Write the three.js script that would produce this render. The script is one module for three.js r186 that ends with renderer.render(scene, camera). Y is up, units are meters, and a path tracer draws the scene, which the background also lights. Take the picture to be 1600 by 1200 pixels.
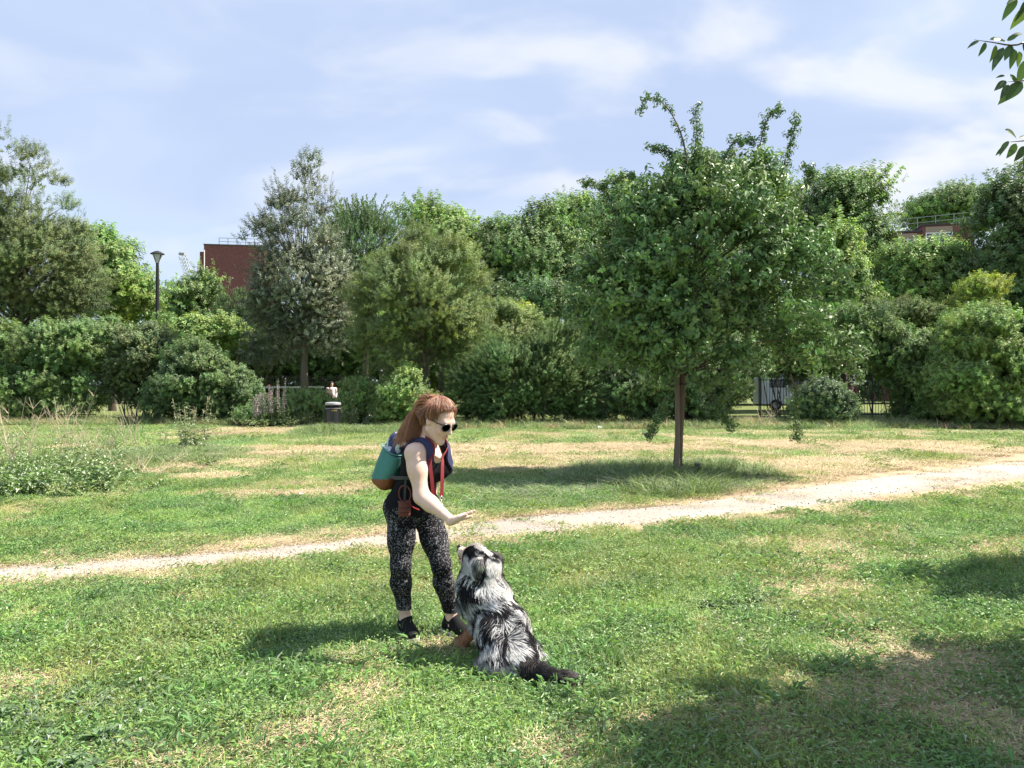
import * as THREE from 'three';
import { mergeGeometries } from 'three/addons/utils/BufferGeometryUtils.js';

// ---------------------------------------------------------------- camera, sky, sun, exposure
const V3 = (x, y, z) => new THREE.Vector3(x, y, z);
const scene = new THREE.Scene();
const CAM_H = 1.6, FOCAL = 1203;                       // lens height (m), focal length in photograph pixels (1600 x 1200)
const camera = new THREE.PerspectiveCamera(2 * Math.atan(600 / FOCAL) * 180 / Math.PI, 4 / 3, 0.1, 3000);
camera.position.set(0, CAM_H, 0);
camera.lookAt(0, CAM_H, -10);
const renderer = new THREE.WebGLRenderer({ antialias: true });
renderer.toneMapping = THREE.LinearToneMapping;
renderer.toneMappingExposure = 2.45;
renderer.shadowMap.enabled = true;

// seeded random numbers and smooth noise
function rng(seed) {
  let s = seed | 0;
  return () => { s = (s + 0x6d2b79f5) | 0; let t = Math.imul(s ^ (s >>> 15), 1 | s); t = (t + Math.imul(t ^ (t >>> 7), 61 | t)) ^ t; return ((t ^ (t >>> 14)) >>> 0) / 4294967296; };
}
function hash3(x, y, z) {
  let h = Math.imul(x, 374761393) ^ Math.imul(y, 668265263) ^ Math.imul(z, 2147483629 ^ 0x1b873593);
  h = Math.imul(h ^ (h >>> 13), 1274126177); h ^= h >>> 16;
  return (h >>> 0) / 4294967296;
}
const sm5 = (t) => t * t * t * (t * (t * 6 - 15) + 10);
function noise(x, y, z) {                                // 0..1
  const xi = Math.floor(x), yi = Math.floor(y), zi = Math.floor(z), u = sm5(x - xi), v = sm5(y - yi), w = sm5(z - zi);
  const L = (a, b, t) => a + (b - a) * t;
  return L(L(L(hash3(xi, yi, zi), hash3(xi + 1, yi, zi), u), L(hash3(xi, yi + 1, zi), hash3(xi + 1, yi + 1, zi), u), v),
    L(L(hash3(xi, yi, zi + 1), hash3(xi + 1, yi, zi + 1), u), L(hash3(xi, yi + 1, zi + 1), hash3(xi + 1, yi + 1, zi + 1), u), v), w);
}
function fbm(x, y, z, oct = 4) { let a = 0.5, s = 0, n = 0; for (let i = 0; i < oct; i++) { s += a * noise(x, y, z); n += a; a *= 0.5; x = x * 2.03 + 17.1; y = y * 2.03 + 5.7; z = z * 2.03 + 9.2; } return s / n; }
const clamp = (x, a = 0, b = 1) => Math.min(b, Math.max(a, x));
const sstep = (a, b, x) => { const t = clamp((x - a) / (b - a)); return t * t * (3 - 2 * t); };
const lerp = (a, b, t) => a + (b - a) * t;
const mix3 = (a, b, t) => [lerp(a[0], b[0], t), lerp(a[1], b[1], t), lerp(a[2], b[2], t)];

// sky: thin lavender cloud sheets over pale blue, whiter towards the sun's side
function makeSky() {
  const W = 3072, H = 1536, d = new Float32Array(W * H * 4);
  for (let j = 0; j < H; j++) {
    const el = ((j + 0.5) / H - 0.5) * Math.PI, ce = Math.cos(el), se = Math.sin(el);
    for (let i = 0; i < W; i++) {
      const az = ((i + 0.5) / W - 0.5) * 2 * Math.PI, x = ce * Math.cos(az), z = ce * Math.sin(az);
      const o = (j * W + i) * 4;
      let c;
      if (se <= 0.0) c = [0.62, 0.70, 0.80];
      else {
        const q = 1 / (se + 0.16), px = x * q, pz = z * q;
        const blue = mix3([0.585, 0.765, 0.985], [0.45, 0.625, 0.92], sstep(0.02, 0.75, se));
        const wx = fbm(px * 0.9 + 3, pz * 0.9, 1.5, 3) - 0.5, wz = fbm(px * 0.9 + 30, pz * 0.9, 7.5, 3) - 0.5;
        const sheet = fbm(px * 0.42 + wx * 0.9 + 4.3, pz * 0.55 + wz * 0.9 + 1.1, 3.3, 6);           // broad layer
        const puff = fbm(px * 1.9 + wx * 1.6 + 8.1, pz * 2.6 + wz * 1.6 + 4.2, 12.3, 6);           // broken white edges
        const sunny = 0.5 + 0.5 * (x * 0.95 - z * 0.3);
        const cover = sstep(0.40, 0.62, sheet + 0.10 * sstep(0.12, 0.5, se) + 0.05 * (sunny - 0.5));
        const thick = sstep(0.50, 0.72, sheet);
        const grey = mix3([0.655, 0.765, 0.985], [0.535, 0.645, 0.905], thick);
        c = mix3(blue, grey, cover * 0.85);
        const white = sstep(0.52, 0.80, puff + 0.20 * (sunny - 0.6) + 0.05 * (1 - thick) + 0.09 * (1 - sstep(0.12, 0.36, se))) * (0.38 + 0.6 * sstep(0.35, 0.95, sunny));
        c = mix3(c, [0.93, 0.955, 0.99], white);
        c = mix3(c, [0.74, 0.85, 0.98], 0.6 * (1 - sstep(0.0, 0.24, se)));
      }
      d[o] = c[0] * 0.43; d[o + 1] = c[1] * 0.43; d[o + 2] = c[2] * 0.43; d[o + 3] = 1;
    }
  }
  const t = new THREE.DataTexture(d, W, H, THREE.RGBAFormat, THREE.FloatType);
  t.mapping = THREE.EquirectangularReflectionMapping; t.magFilter = THREE.LinearFilter; t.minFilter = THREE.LinearFilter; t.needsUpdate = true;
  return t;
}
const skyTexture = makeSky();
scene.background = skyTexture;
scene.environment = skyTexture;

const SUN = V3(0.57, 0.80, -0.10).normalize();
const sun = new THREE.DirectionalLight(0xfff3e2, 5);
sun.name = 'sun';
sun.position.copy(SUN).multiplyScalar(60).add(V3(0, 0, -15));
sun.target.position.set(0, 0, -15);
sun.castShadow = true; sun.shadow.mapSize.set(4096, 4096); sun.shadow.radius = 1.2; sun.shadow.bias = -0.0004;
Object.assign(sun.shadow.camera, { left: -40, right: 40, top: 40, bottom: -40, near: 1, far: 140 });
scene.add(sun, sun.target);

// ---------------------------------------------------------------- helpers
const at = (px, py, z) => V3((px - 800) / FOCAL * z, CAM_H - (py - 600) / FOCAL * z, -z);      // a point of the place: direction and distance
const groundAt = (px, py) => { const z = CAM_H * FOCAL / (py - 600); return [(px - 800) / FOCAL * z, -z]; };
const taken = new Map();
function numbered(name) { const n = taken.get(name) ?? 0; taken.set(name, n + 1); return n ? name + '_' + String(n).padStart(3, '0') : name; }
function tag(o, label, category, group, kind) {
  if (label) o.userData.label = label;
  if (category) o.userData.category = category;
  if (group) o.userData.group = group;
  if (kind) o.userData.kind = kind;
  return o;
}
function thing(name, label, category, [x, y, z] = [0, 0, 0], group) {
  const g = new THREE.Group(); g.name = numbered(name); g.position.set(x, y, z); tag(g, label, category, group); scene.add(g); return g;
}
function part(name, geometry, material, parent, label) {
  const m = new THREE.Mesh(geometry, material); m.name = name; m.castShadow = m.receiveShadow = true;
  if (label) m.userData.label = label;
  parent.add(m); return m;
}
function top(name, geometry, material, label, category, group, kind) {
  const m = new THREE.Mesh(geometry, material); m.name = numbered(name); m.castShadow = m.receiveShadow = true; tag(m, label, category, group, kind); scene.add(m); return m;
}
const lin = (hex) => { const c = new THREE.Color(hex); return [c.r, c.g, c.b]; };
function mat(color, o = {}) {
  const m = new THREE.MeshPhysicalMaterial({ roughness: 0.85, ...o });
  if (Array.isArray(color)) m.color.setRGB(...color); else m.color.set(color);
  return m;
}
// leaf material: a thin sheet that lets light through, with a waxy coat
function leafMat(o = {}) {
  return new THREE.MeshPhysicalMaterial({ color: 0xffffff, vertexColors: true, roughness: 0.92, transmission: 0.48, thickness: 0, clearcoat: 0.2, clearcoatRoughness: 0.42, side: THREE.DoubleSide, ...o });
}

// collects faces with normals and colours into one geometry
class MB {
  constructor() { this.p = []; this.n = []; this.c = []; this.i = []; }
  v(x, y, z, nx, ny, nz, c) { this.p.push(x, y, z); this.n.push(nx, ny, nz); this.c.push(c[0], c[1], c[2]); return this.p.length / 3 - 1; }
  tube(pts, radii, sides = 6, c = [1, 1, 1], cap = true, c2 = null) {
    const n = pts.length; let prev = null; const base = this.p.length / 3, t = V3(), a = V3(), b = V3();
    for (let k = 0; k < n; k++) {
      t.copy(pts[Math.min(k + 1, n - 1)]).sub(pts[Math.max(k - 1, 0)]).normalize();
      if (!prev) a.set(Math.abs(t.y) > 0.9 ? 1 : 0, Math.abs(t.y) > 0.9 ? 0 : 1, 0).cross(t).normalize(); else a.copy(prev).addScaledVector(t, -prev.dot(t)).normalize();
      prev = a.clone(); b.crossVectors(t, a);
      const r = Array.isArray(radii) ? radii[k] : radii, cc = c2 ? mix3(c, c2, k / (n - 1)) : c;
      for (let s = 0; s < sides; s++) {
        const th = s / sides * 2 * Math.PI, x = a.x * Math.cos(th) + b.x * Math.sin(th), y = a.y * Math.cos(th) + b.y * Math.sin(th), z = a.z * Math.cos(th) + b.z * Math.sin(th);
        this.v(pts[k].x + x * r, pts[k].y + y * r, pts[k].z + z * r, x, y, z, cc);
      }
    }
    for (let k = 0; k < n - 1; k++) for (let s = 0; s < sides; s++) {
      const p0 = base + k * sides + s, p1 = base + k * sides + (s + 1) % sides;
      this.i.push(p0, p1, p0 + sides, p1, p1 + sides, p0 + sides);
    }
    if (cap) for (const [k, f] of [[0, -1], [n - 1, 1]]) {
      t.copy(pts[Math.min(k + 1, n - 1)]).sub(pts[Math.max(k - 1, 0)]).normalize().multiplyScalar(f);
      const cc = c2 && k ? c2 : c, m = this.v(pts[k].x, pts[k].y, pts[k].z, t.x, t.y, t.z, cc), ring = [];
      for (let s = 0; s < sides; s++) { const q = (base + k * sides + s) * 3; ring.push(this.v(this.p[q], this.p[q + 1], this.p[q + 2], t.x, t.y, t.z, cc)); }
      for (let s = 0; s < sides; s++) f > 0 ? this.i.push(m, ring[s], ring[(s + 1) % sides]) : this.i.push(m, ring[(s + 1) % sides], ring[s]);
    }
    return this;
  }
  // a strip: points, half-widths, side vectors (flat blade or strand)
  strip(pts, hw, side, nor, c, c2) {
    const n = pts.length, base = this.p.length / 3;
    for (let k = 0; k < n; k++) {
      const cc = c2 ? mix3(c, c2, k / (n - 1)) : c, w = hw[k];
      if (w < 1e-6) this.v(pts[k].x, pts[k].y, pts[k].z, nor.x, nor.y, nor.z, cc);
      else { this.v(pts[k].x - side.x * w, pts[k].y - side.y * w, pts[k].z - side.z * w, nor.x, nor.y, nor.z, cc); this.v(pts[k].x + side.x * w, pts[k].y + side.y * w, pts[k].z + side.z * w, nor.x, nor.y, nor.z, cc); }
    }
    for (let k = 0; k < n - 1; k++) {
      const a = base + 2 * k;
      if (hw[k + 1] < 1e-6) this.i.push(a, a + 1, a + 2); else this.i.push(a, a + 1, a + 2, a + 1, a + 3, a + 2);
    }
    return this;
  }
  // a leaf: base point, direction, normal, length, width; folded along the midrib. simple = two faces
  leaf(p, d, nrm, len, wid, c, simple = false, curl = 0.15) {
    const s = V3().crossVectors(d, nrm).normalize(), n = V3().crossVectors(s, d).normalize(), f = 0.18 * wid;
    const P = (l, w, h) => V3().copy(p).addScaledVector(d, l * len).addScaledVector(s, w * wid).addScaledVector(n, h);
    const nl = n.clone().addScaledVector(s, 0.35).normalize(), nr = n.clone().addScaledVector(s, -0.35).normalize();
    const add = (q, m) => this.v(q.x, q.y, q.z, m.x, m.y, m.z, c);
    if (simple) {
      const a = P(0, 0, 0), b = P(1, 0, -curl * len), L = P(0.45, -0.5, f), R = P(0.45, 0.5, f);
      let i0 = add(a, nl), i1 = add(L, nl), i2 = add(b, nl); this.i.push(i0, i2, i1);
      i0 = add(a, nr); i1 = add(R, nr); i2 = add(b, nr); this.i.push(i0, i1, i2);
      return this;
    }
    const a = P(0, 0, 0), m = P(0.5, 0, 0), b = P(1, 0, -curl * len), L1 = P(0.3, -0.45, f), L2 = P(0.65, -0.4, f * 0.7), R1 = P(0.3, 0.45, f), R2 = P(0.65, 0.4, f * 0.7);
    let k = [a, L1, L2, m, b].map((q) => add(q, nl)); this.i.push(k[0], k[3], k[1], k[1], k[3], k[2], k[2], k[3], k[4]);
    k = [a, R1, R2, m, b].map((q) => add(q, nr)); this.i.push(k[0], k[1], k[3], k[1], k[2], k[3], k[2], k[4], k[3]);
    return this;
  }
  geo(g, m, c = [1, 1, 1]) {                              // add a three.js geometry
    const q = g.index ? g.toNonIndexed() : g, P = q.attributes.position, N = q.attributes.normal, p = V3(), n = V3(), nm = new THREE.Matrix3().getNormalMatrix(m);
    for (let k = 0; k < P.count; k++) { p.fromBufferAttribute(P, k).applyMatrix4(m); n.fromBufferAttribute(N, k).applyMatrix3(nm).normalize(); this.i.push(this.v(p.x, p.y, p.z, n.x, n.y, n.z, c)); }
    return this;
  }
  box(x, y, z, w, h, d, c = [1, 1, 1], ry = 0) { return this.geo(new THREE.BoxGeometry(w, h, d), new THREE.Matrix4().makeRotationY(ry).setPosition(x, y, z), c); }
  bar(a, b, w, d, c = [1, 1, 1]) {
    const v = V3().subVectors(b, a), l = v.length(), q = new THREE.Quaternion().setFromUnitVectors(V3(0, 1, 0), v.normalize());
    return this.geo(new THREE.BoxGeometry(w, l, d), new THREE.Matrix4().compose(V3().addVectors(a, b).multiplyScalar(0.5), q, V3(1, 1, 1)), c);
  }
  build() {
    const g = new THREE.BufferGeometry();
    g.setAttribute('position', new THREE.Float32BufferAttribute(this.p, 3)); g.setAttribute('normal', new THREE.Float32BufferAttribute(this.n, 3)); g.setAttribute('color', new THREE.Float32BufferAttribute(this.c, 3));
    g.setIndex(this.i); return g;
  }
}
const vcMat = (o = {}) => new THREE.MeshPhysicalMaterial({ color: 0xffffff, vertexColors: true, roughness: 0.85, ...o });
// copies of one small geometry: crowns, lawns
function copies(name, geometry, material, list, parent) {
  const m = new THREE.InstancedMesh(geometry, material, list.length), M = new THREE.Matrix4(), C = new THREE.Color();
  list.forEach((e, k) => { M.compose(e.p, e.q, e.s); m.setMatrixAt(k, M); C.setRGB(e.c[0], e.c[1], e.c[2]); m.setColorAt(k, C); });
  m.name = name; m.castShadow = m.receiveShadow = true; m.userData.kind = 'stuff';
  (parent ?? scene).add(m); return m;
}
const curve = (pts, n) => new THREE.CatmullRomCurve3(pts, false, 'centripetal').getPoints(n);
function randDir(r) { const z = r() * 2 - 1, a = r() * 2 * Math.PI, s = Math.sqrt(1 - z * z); return V3(s * Math.cos(a), z, s * Math.sin(a)); }

// ---------------------------------------------------------------- the ground, the path, the lawn
const gh = (x, z) => 0.03 * (fbm(x * 0.35 + 40, z * 0.35, 2.2, 2) - 0.5) * sstep(5.6, 8.5, Math.hypot(x, z));
// path edges as seen from the lens, turned into places on the ground
const pathRows = [[-260, 912, 948], [-100, 896, 929], [0, 886, 917], [100, 879, 907], [200, 872, 896], [300, 865, 887], [400, 857, 878], [500, 848, 868], [600, 836, 859], [700, 822, 848], [800, 811, 840], [900, 801, 831], [1000, 794, 822],
  [1100, 783, 812], [1200, 769, 801], [1300, 756, 788], [1400, 743, 775], [1500, 731, 762], [1600, 719, 749], [1720, 706, 734], [1900, 690, 712]]
  .map(([x, a, b]) => { const [x1, z1] = groundAt(x, a), [x2, z2] = groundAt(x, b); return { x: (x1 + x2) / 2, z: (z1 + z2) / 2, h: Math.abs(z1 - z2) / 2, x1, z1, x2, z2 }; });
function pathDist(x, z) {                                 // metres outside the path's edge, negative inside
  let best = 1e9;
  for (let k = 0; k < pathRows.length - 1; k++) {
    const a = pathRows[k], b = pathRows[k + 1], dx = b.x - a.x, dz = b.z - a.z, t = clamp(((x - a.x) * dx + (z - a.z) * dz) / (dx * dx + dz * dz));
    const ang = Math.abs(dx) / Math.hypot(dx, dz), d = Math.hypot(x - a.x - t * dx, z - a.z - t * dz) - lerp(a.h, b.h, t) * ang;
    if (d < best) best = d;
  }
  return best + 0.16 * (fbm(x * 2.2, z * 2.2, 9.1, 3) - 0.5);
}
// worn and sun-bleached places in the turf
const worn = [[430, 672, 110, 10, 1.2], [560, 653, 45, 7, 1.2], [500, 668, 60, 8, 1.1], [470, 704, 130, 8, 0.8], [850, 704, 230, 9, 0.8], [1000, 701, 150, 8, 1], [1250, 728, 220, 18, 0.75], [1420, 700, 200, 10, 0.75], [900, 722, 220, 18, 0.45],
  [1300, 695, 300, 8, 0.7], [330, 746, 80, 9, 0.85], [430, 772, 150, 7, 0.8], [560, 762, 70, 9, 0.7], [120, 765, 40, 8, 0.6], [270, 735, 60, 8, 0.6], [50, 1072, 90, 32, 0.75], [130, 1030, 42, 15, 0.8], [545, 1088, 50, 24, 0.95], [555, 1040, 50, 12, 0.85], [690, 1006, 60, 9, 0.75], [645, 1001, 30, 6, 0.6],
  [440, 1150, 95, 20, 0.8], [250, 1190, 130, 16, 0.8], [80, 1112, 70, 14, 0.7], [560, 1192, 60, 14, 0.5], [1430, 1098, 120, 34, 0.95], [1340, 1158, 100, 28, 0.75], [1300, 970, 55, 10, 0.7], [1180, 1115, 60, 12, 0.7], [1050, 1140, 150, 18, 0.6],
  [920, 905, 45, 10, 0.6], [1500, 1030, 120, 18, 0.4], [1150, 985, 60, 10, 0.3], [880, 1180, 80, 18, 0.5], [1250, 850, 80, 8, 0.35], [300, 935, 60, 6, 0.55], [270, 905, 60, 6, 0.7], [1130, 765, 60, 7, 0.8], [40, 960, 50, 8, 0.35]]
  .map(([x, y, rx, ry, s]) => { const [cx, cz] = groundAt(x, y), [ex] = groundAt(x + rx, y), z1 = groundAt(x, y - ry)[1], z2 = groundAt(x, y + ry)[1]; return { x: cx, z: cz, rx: Math.abs(ex - cx), rz: Math.abs(z1 - z2) / 2, s }; });
function dryness(x, z) {
  let w = 0;
  const j = fbm(x * 1.6, z * 1.6, 4.4, 4) - 0.5;
  for (const e of worn) {
    const d = Math.hypot((x - e.x) / e.rx, (z - e.z) / e.rz) + j * 1.1;
    if (d < 1.25) w = Math.max(w, e.s * (1 - sstep(0.45, 1.2, d)));
  }
  const far = sstep(12, 16, -z) * (1 - sstep(25, 28, -z)) * sstep(-8, -2, x);
  w += far * (0.12 + 1.3 * (fbm(x * 0.9 + 9, z * 0.9, 6.2, 4) - 0.47));
  w += 0.5 * sstep(0.57, 0.74, fbm(x * 0.8 + 2, z * 0.8, 11.7, 4));
  const pd = pathDist(x, z);
  w += sstep(0.34, 0.0, pd) * (0.15 + 1.2 * fbm(x * 3, z * 3, 3.1, 3)) + sstep(0.9, 0.2, pd) * 0.6 * sstep(0.5, 0.65, fbm(x * 1.7, z * 1.7, 33, 3));
  return clamp(w);
}
const EXT = 64, TEX = 2048;
function groundTexture() {
  const d = new Uint8Array(TEX * TEX * 4), enc = (v) => Math.round(255 * (v <= 0.0031308 ? 12.92 * v : 1.055 * v ** (1 / 2.4) - 0.055));
  for (let j = 0; j < TEX; j++) for (let i = 0; i < TEX; i++) {
    const x = (i + 0.5) / TEX * EXT - EXT / 2, z = -(j + 0.5) / TEX * EXT, o = (j * TEX + i) * 4;
    const w = -z > 34 ? 0.3 * fbm(x * 0.5, z * 0.5, 3, 3) : dryness(x, z), n = noise(x * 31, z * 31, 0.5), n2 = noise(x * 9, z * 9, 4.5);
    let c = mix3([0.085, 0.125, 0.028], [0.13, 0.155, 0.042], n2);
    c = mix3(c, mix3([0.37, 0.295, 0.195], [0.25, 0.19, 0.125], sstep(0.35, 0.75, n * 0.5 + n2 * 0.5)), sstep(0.15, 0.6, w + 0.2 * (n - 0.5)));
    const k = 0.75 + 0.5 * n;
    d[o] = enc(clamp(c[0] * k)); d[o + 1] = enc(clamp(c[1] * k)); d[o + 2] = enc(clamp(c[2] * k)); d[o + 3] = 255;
  }
  const t = new THREE.DataTexture(d, TEX, TEX, THREE.RGBAFormat); t.colorSpace = THREE.SRGBColorSpace; t.magFilter = THREE.LinearFilter; t.needsUpdate = true; return t;
}
function noiseTexture(size, f) {
  const d = new Uint8Array(size * size * 4);
  for (let j = 0; j < size; j++) for (let i = 0; i < size; i++) { const v = f(i, j, size), o = (j * size + i) * 4; for (let k = 0; k < 3; k++) d[o + k] = clamp(Array.isArray(v) ? v[k] : v) * 255; d[o + 3] = 255; }
  const t = new THREE.DataTexture(d, size, size, THREE.RGBAFormat); t.wrapS = t.wrapT = THREE.RepeatWrapping; t.magFilter = THREE.LinearFilter; t.needsUpdate = true; return t;
}
{
  const xs = [-1500, -400, -120, -60], zs = [300, 60, 15, 6];
  for (let x = -32; x <= 32; x += 0.5) xs.push(x); xs.push(60, 120, 400, 1500);
  for (let z = 3; z >= -60; z -= 0.5) zs.push(z); zs.push(-100, -250, -600, -1600);
  const p = [], n = [], uv = [], idx = [];
  for (const z of zs) for (const x of xs) { p.push(x, Math.abs(x) <= 32 && z > -60 && z < 3 ? gh(x, z) : 0, z); n.push(0, 1, 0); uv.push((x + EXT / 2) / EXT, -z / EXT); }
  for (let j = 0; j < zs.length - 1; j++) for (let i = 0; i < xs.length - 1; i++) { const a = j * xs.length + i, b = a + xs.length; idx.push(a, a + 1, b, a + 1, b + 1, b); }
  const g = new THREE.BufferGeometry(); g.setAttribute('position', new THREE.Float32BufferAttribute(p, 3)); g.setAttribute('normal', new THREE.Float32BufferAttribute(n, 3)); g.setAttribute('uv', new THREE.Float32BufferAttribute(uv, 2)); g.setIndex(idx);
  top('ground', g, new THREE.MeshStandardMaterial({ map: groundTexture(), roughness: 1 }), 'park ground of green turf with straw coloured worn patches', 'ground', null, 'structure');
}
// the gravel path: a low crowned ribbon with ragged edges
{
  const NA = 260, NC = 14, p = [], col = [], uv = [], idx = [], r = rng(5);
  const up = curve(pathRows.map((e) => V3(e.x1, 0, e.z1)), NA), lo = curve(pathRows.map((e) => V3(e.x2, 0, e.z2)), NA);
  for (let k = 0; k <= NA; k++) for (let c = 0; c <= NC; c++) {
    let t = c / NC; const ragged = 0.07 * (fbm(k * 0.35, c < NC / 2 ? 3 : 80, 2.2, 3) - 0.5);
    t = lerp(-0.05 - ragged, 1.05 + ragged, t);
    const x = lerp(up[k].x, lo[k].x, t), z = lerp(up[k].z, lo[k].z, t), e = Math.min(c, NC - c);
    p.push(x, gh(x, z) + (e === 0 ? -0.01 : e === 1 ? 0.006 : 0.008 + 0.012 * Math.min(e / 5, 1) + 0.008 * (fbm(x * 4, z * 4, 1, 3) - 0.5)), z);
    const w = fbm(x * 1.3, z * 1.3, 7, 4), a = mix3([0.36, 0.335, 0.305], [0.47, 0.445, 0.41], sstep(0.3, 0.7, w));
    col.push(...mix3(a, [0.36, 0.29, 0.18], e < 2 ? 0.7 : 0)); uv.push(x, z);
  }
  for (let k = 0; k < NA; k++) for (let c = 0; c < NC; c++) { const a = k * (NC + 1) + c, b = a + NC + 1; idx.push(a, a + 1, b, a + 1, b + 1, b); }
  const g = new THREE.BufferGeometry(); g.setAttribute('position', new THREE.Float32BufferAttribute(p, 3)); g.setAttribute('color', new THREE.Float32BufferAttribute(col, 3)); g.setAttribute('uv', new THREE.Float32BufferAttribute(uv, 2)); g.setIndex(idx); g.computeVertexNormals();
  const grit = noiseTexture(1024, (i, j) => { const a = hash3(i, j, 1), b = hash3(i >> 1, j >> 1, 2), c = hash3(i >> 3, j >> 3, 3), v = 0.78 + 0.14 * (a - 0.5) + 0.22 * (b - 0.5) + 0.10 * (c - 0.5) - (hash3(i >> 2, j >> 2, 8) > 0.93 ? 0.25 : 0); return [v, v * 0.985, v * 0.96]; });
  grit.repeat.set(0.35, 0.35);
  const m = top('path', g, new THREE.MeshStandardMaterial({ vertexColors: true, map: grit, bumpMap: grit, bumpScale: 0.008, roughness: 1, side: THREE.DoubleSide }), 'pale gravel footpath crossing the grass behind the woman', 'path', null, 'structure');
  // loose stones on it
  const list = [], q = new THREE.Quaternion();
  for (let k = 0; k < 5200; k++) {
    const t = r() * NA, i = Math.min(NA - 1, t | 0), f = t - i, c = r(), x = lerp(lerp(up[i].x, up[i + 1].x, f), lerp(lo[i].x, lo[i + 1].x, f), c), z = lerp(lerp(up[i].z, up[i + 1].z, f), lerp(lo[i].z, lo[i + 1].z, f), c), s = 0.004 + 0.012 * r() ** 3, v = 0.5 + r() * 0.8;
    list.push({ p: V3(x, gh(x, z) + 0.018, z), q: q.clone().setFromEuler(new THREE.Euler(r() * 6, r() * 6, r() * 6)), s: V3(s, s * (0.5 + r() * 0.4), s * (0.7 + r() * 0.5)), c: [0.42 * v, 0.37 * v, 0.31 * v] });
  }
  tag(copies('gravel', new THREE.IcosahedronGeometry(1, 0), new THREE.MeshStandardMaterial({ roughness: 1 }), list), 'loose pale stones scattered on the gravel path', 'gravel');
}

// ---- turf patches
function grassPatch(seed, n, rad, h0, h1, w, lean, straw = 0.1) {
  const r = rng(seed), b = new MB();
  for (let k = 0; k < n; k++) {
    const a = r() * 6.283, d = rad * Math.sqrt(r()), h = lerp(h0, h1, r() ** 1.4), la = r() * 6.283, l = h * lean * (0.3 + r()), p0 = V3(d * Math.cos(a), -0.01, d * Math.sin(a));
    const dir = V3(Math.cos(la), 0, Math.sin(la)), side = V3(-dir.z, 0, dir.x).applyAxisAngle(V3(0, 1, 0), (r() - 0.5) * 1.5);
    const p1 = p0.clone().addScaledVector(dir, l * 0.35).add(V3(0, h * 0.6, 0)), p2 = p0.clone().addScaledVector(dir, l).add(V3(0, h * (1 - 0.25 * lean), 0));
    const nor = V3().crossVectors(side, V3().subVectors(p2, p0)).normalize(); if (nor.y < 0) nor.negate();
    const v = 0.7 + 0.6 * r(), c = r() < straw ? [2.6 * v, 1.75 * v, 2.6 * v] : [v * (0.85 + 0.4 * r()), v, v * (0.7 + 0.5 * r())], ww = w * (0.6 + 0.8 * r());
    b.strip([p0, p1, p2], [ww, ww * 0.8, 0], side, nor, mix3(c, [1.2, 1.0, 1.0], 0.2), c);
  }
  return b.build();
}
function herbPatch(seed, n, rad, l0, l1, ratio, rise) {          // clover, plantain and dandelion leaves
  const r = rng(seed), b = new MB();
  for (let k = 0; k < n; k++) {
    const a = r() * 6.283, d = rad * Math.sqrt(r()), la = r() * 6.283, len = lerp(l0, l1, r()), up = rise * (0.2 + r());
    const dir = V3(Math.cos(la), up, Math.sin(la)).normalize(), nr = V3((r() - 0.5) * 0.7, 1, (r() - 0.5) * 0.7).normalize(), v = 0.75 + 0.5 * r();
    b.leaf(V3(d * Math.cos(a), 0.008 + r() * 0.035, d * Math.sin(a)), dir, nr, len, len * ratio * (0.7 + 0.6 * r()), [v * (0.8 + 0.4 * r()), v, v * (0.7 + 0.6 * r())], true, 0.25);
  }
  return b.build();
}
function strawPatch(seed, n, rad) {
  const r = rng(seed), b = new MB();
  for (let k = 0; k < n; k++) {
    const a = r() * 6.283, d = rad * Math.sqrt(r()), la = r() * 6.283, len = 0.03 + 0.06 * r(), p0 = V3(d * Math.cos(a), 0.004 + 0.01 * r(), d * Math.sin(a)), p1 = p0.clone().add(V3(Math.cos(la) * len, 0.004 + 0.02 * r(), Math.sin(la) * len)), v = 0.6 + 0.7 * r(), mid = p0.clone().lerp(p1, 0.5).add(V3(0, 0.006, 0));
    b.strip([p0, mid, p1], [0.0014, 0.0016, 0], V3(-Math.sin(la), 0, Math.cos(la)), V3(0, 1, 0), [v, v * (0.9 + 0.2 * r()), v]);
  }
  return b.build();
}
const turfMat = leafMat({ transmission: 0.42, clearcoat: 0.28, clearcoatRoughness: 0.42 });
const strawMat = vcMat({ roughness: 0.9, side: THREE.DoubleSide });
const tallZones = [[1035, 748, 120, 26, 0.30], [930, 748, 70, 14, 0.20], [1130, 735, 60, 12, 0.28], [820, 770, 130, 16, 0.13], [520, 676, 60, 6, 0.28], [640, 668, 60, 8, 0.28], [260, 712, 110, 13, 0.20], [60, 735, 90, 22, 0.3]]
  .map(([x, y, rx, ry, h]) => { const [cx, cz] = groundAt(x, y), [ex] = groundAt(x + rx, y), z1 = groundAt(x, y - ry)[1], z2 = groundAt(x, y + ry)[1]; return { x: cx, z: cz, rx: Math.abs(ex - cx), rz: Math.abs(z1 - z2) / 2, h }; });
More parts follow.
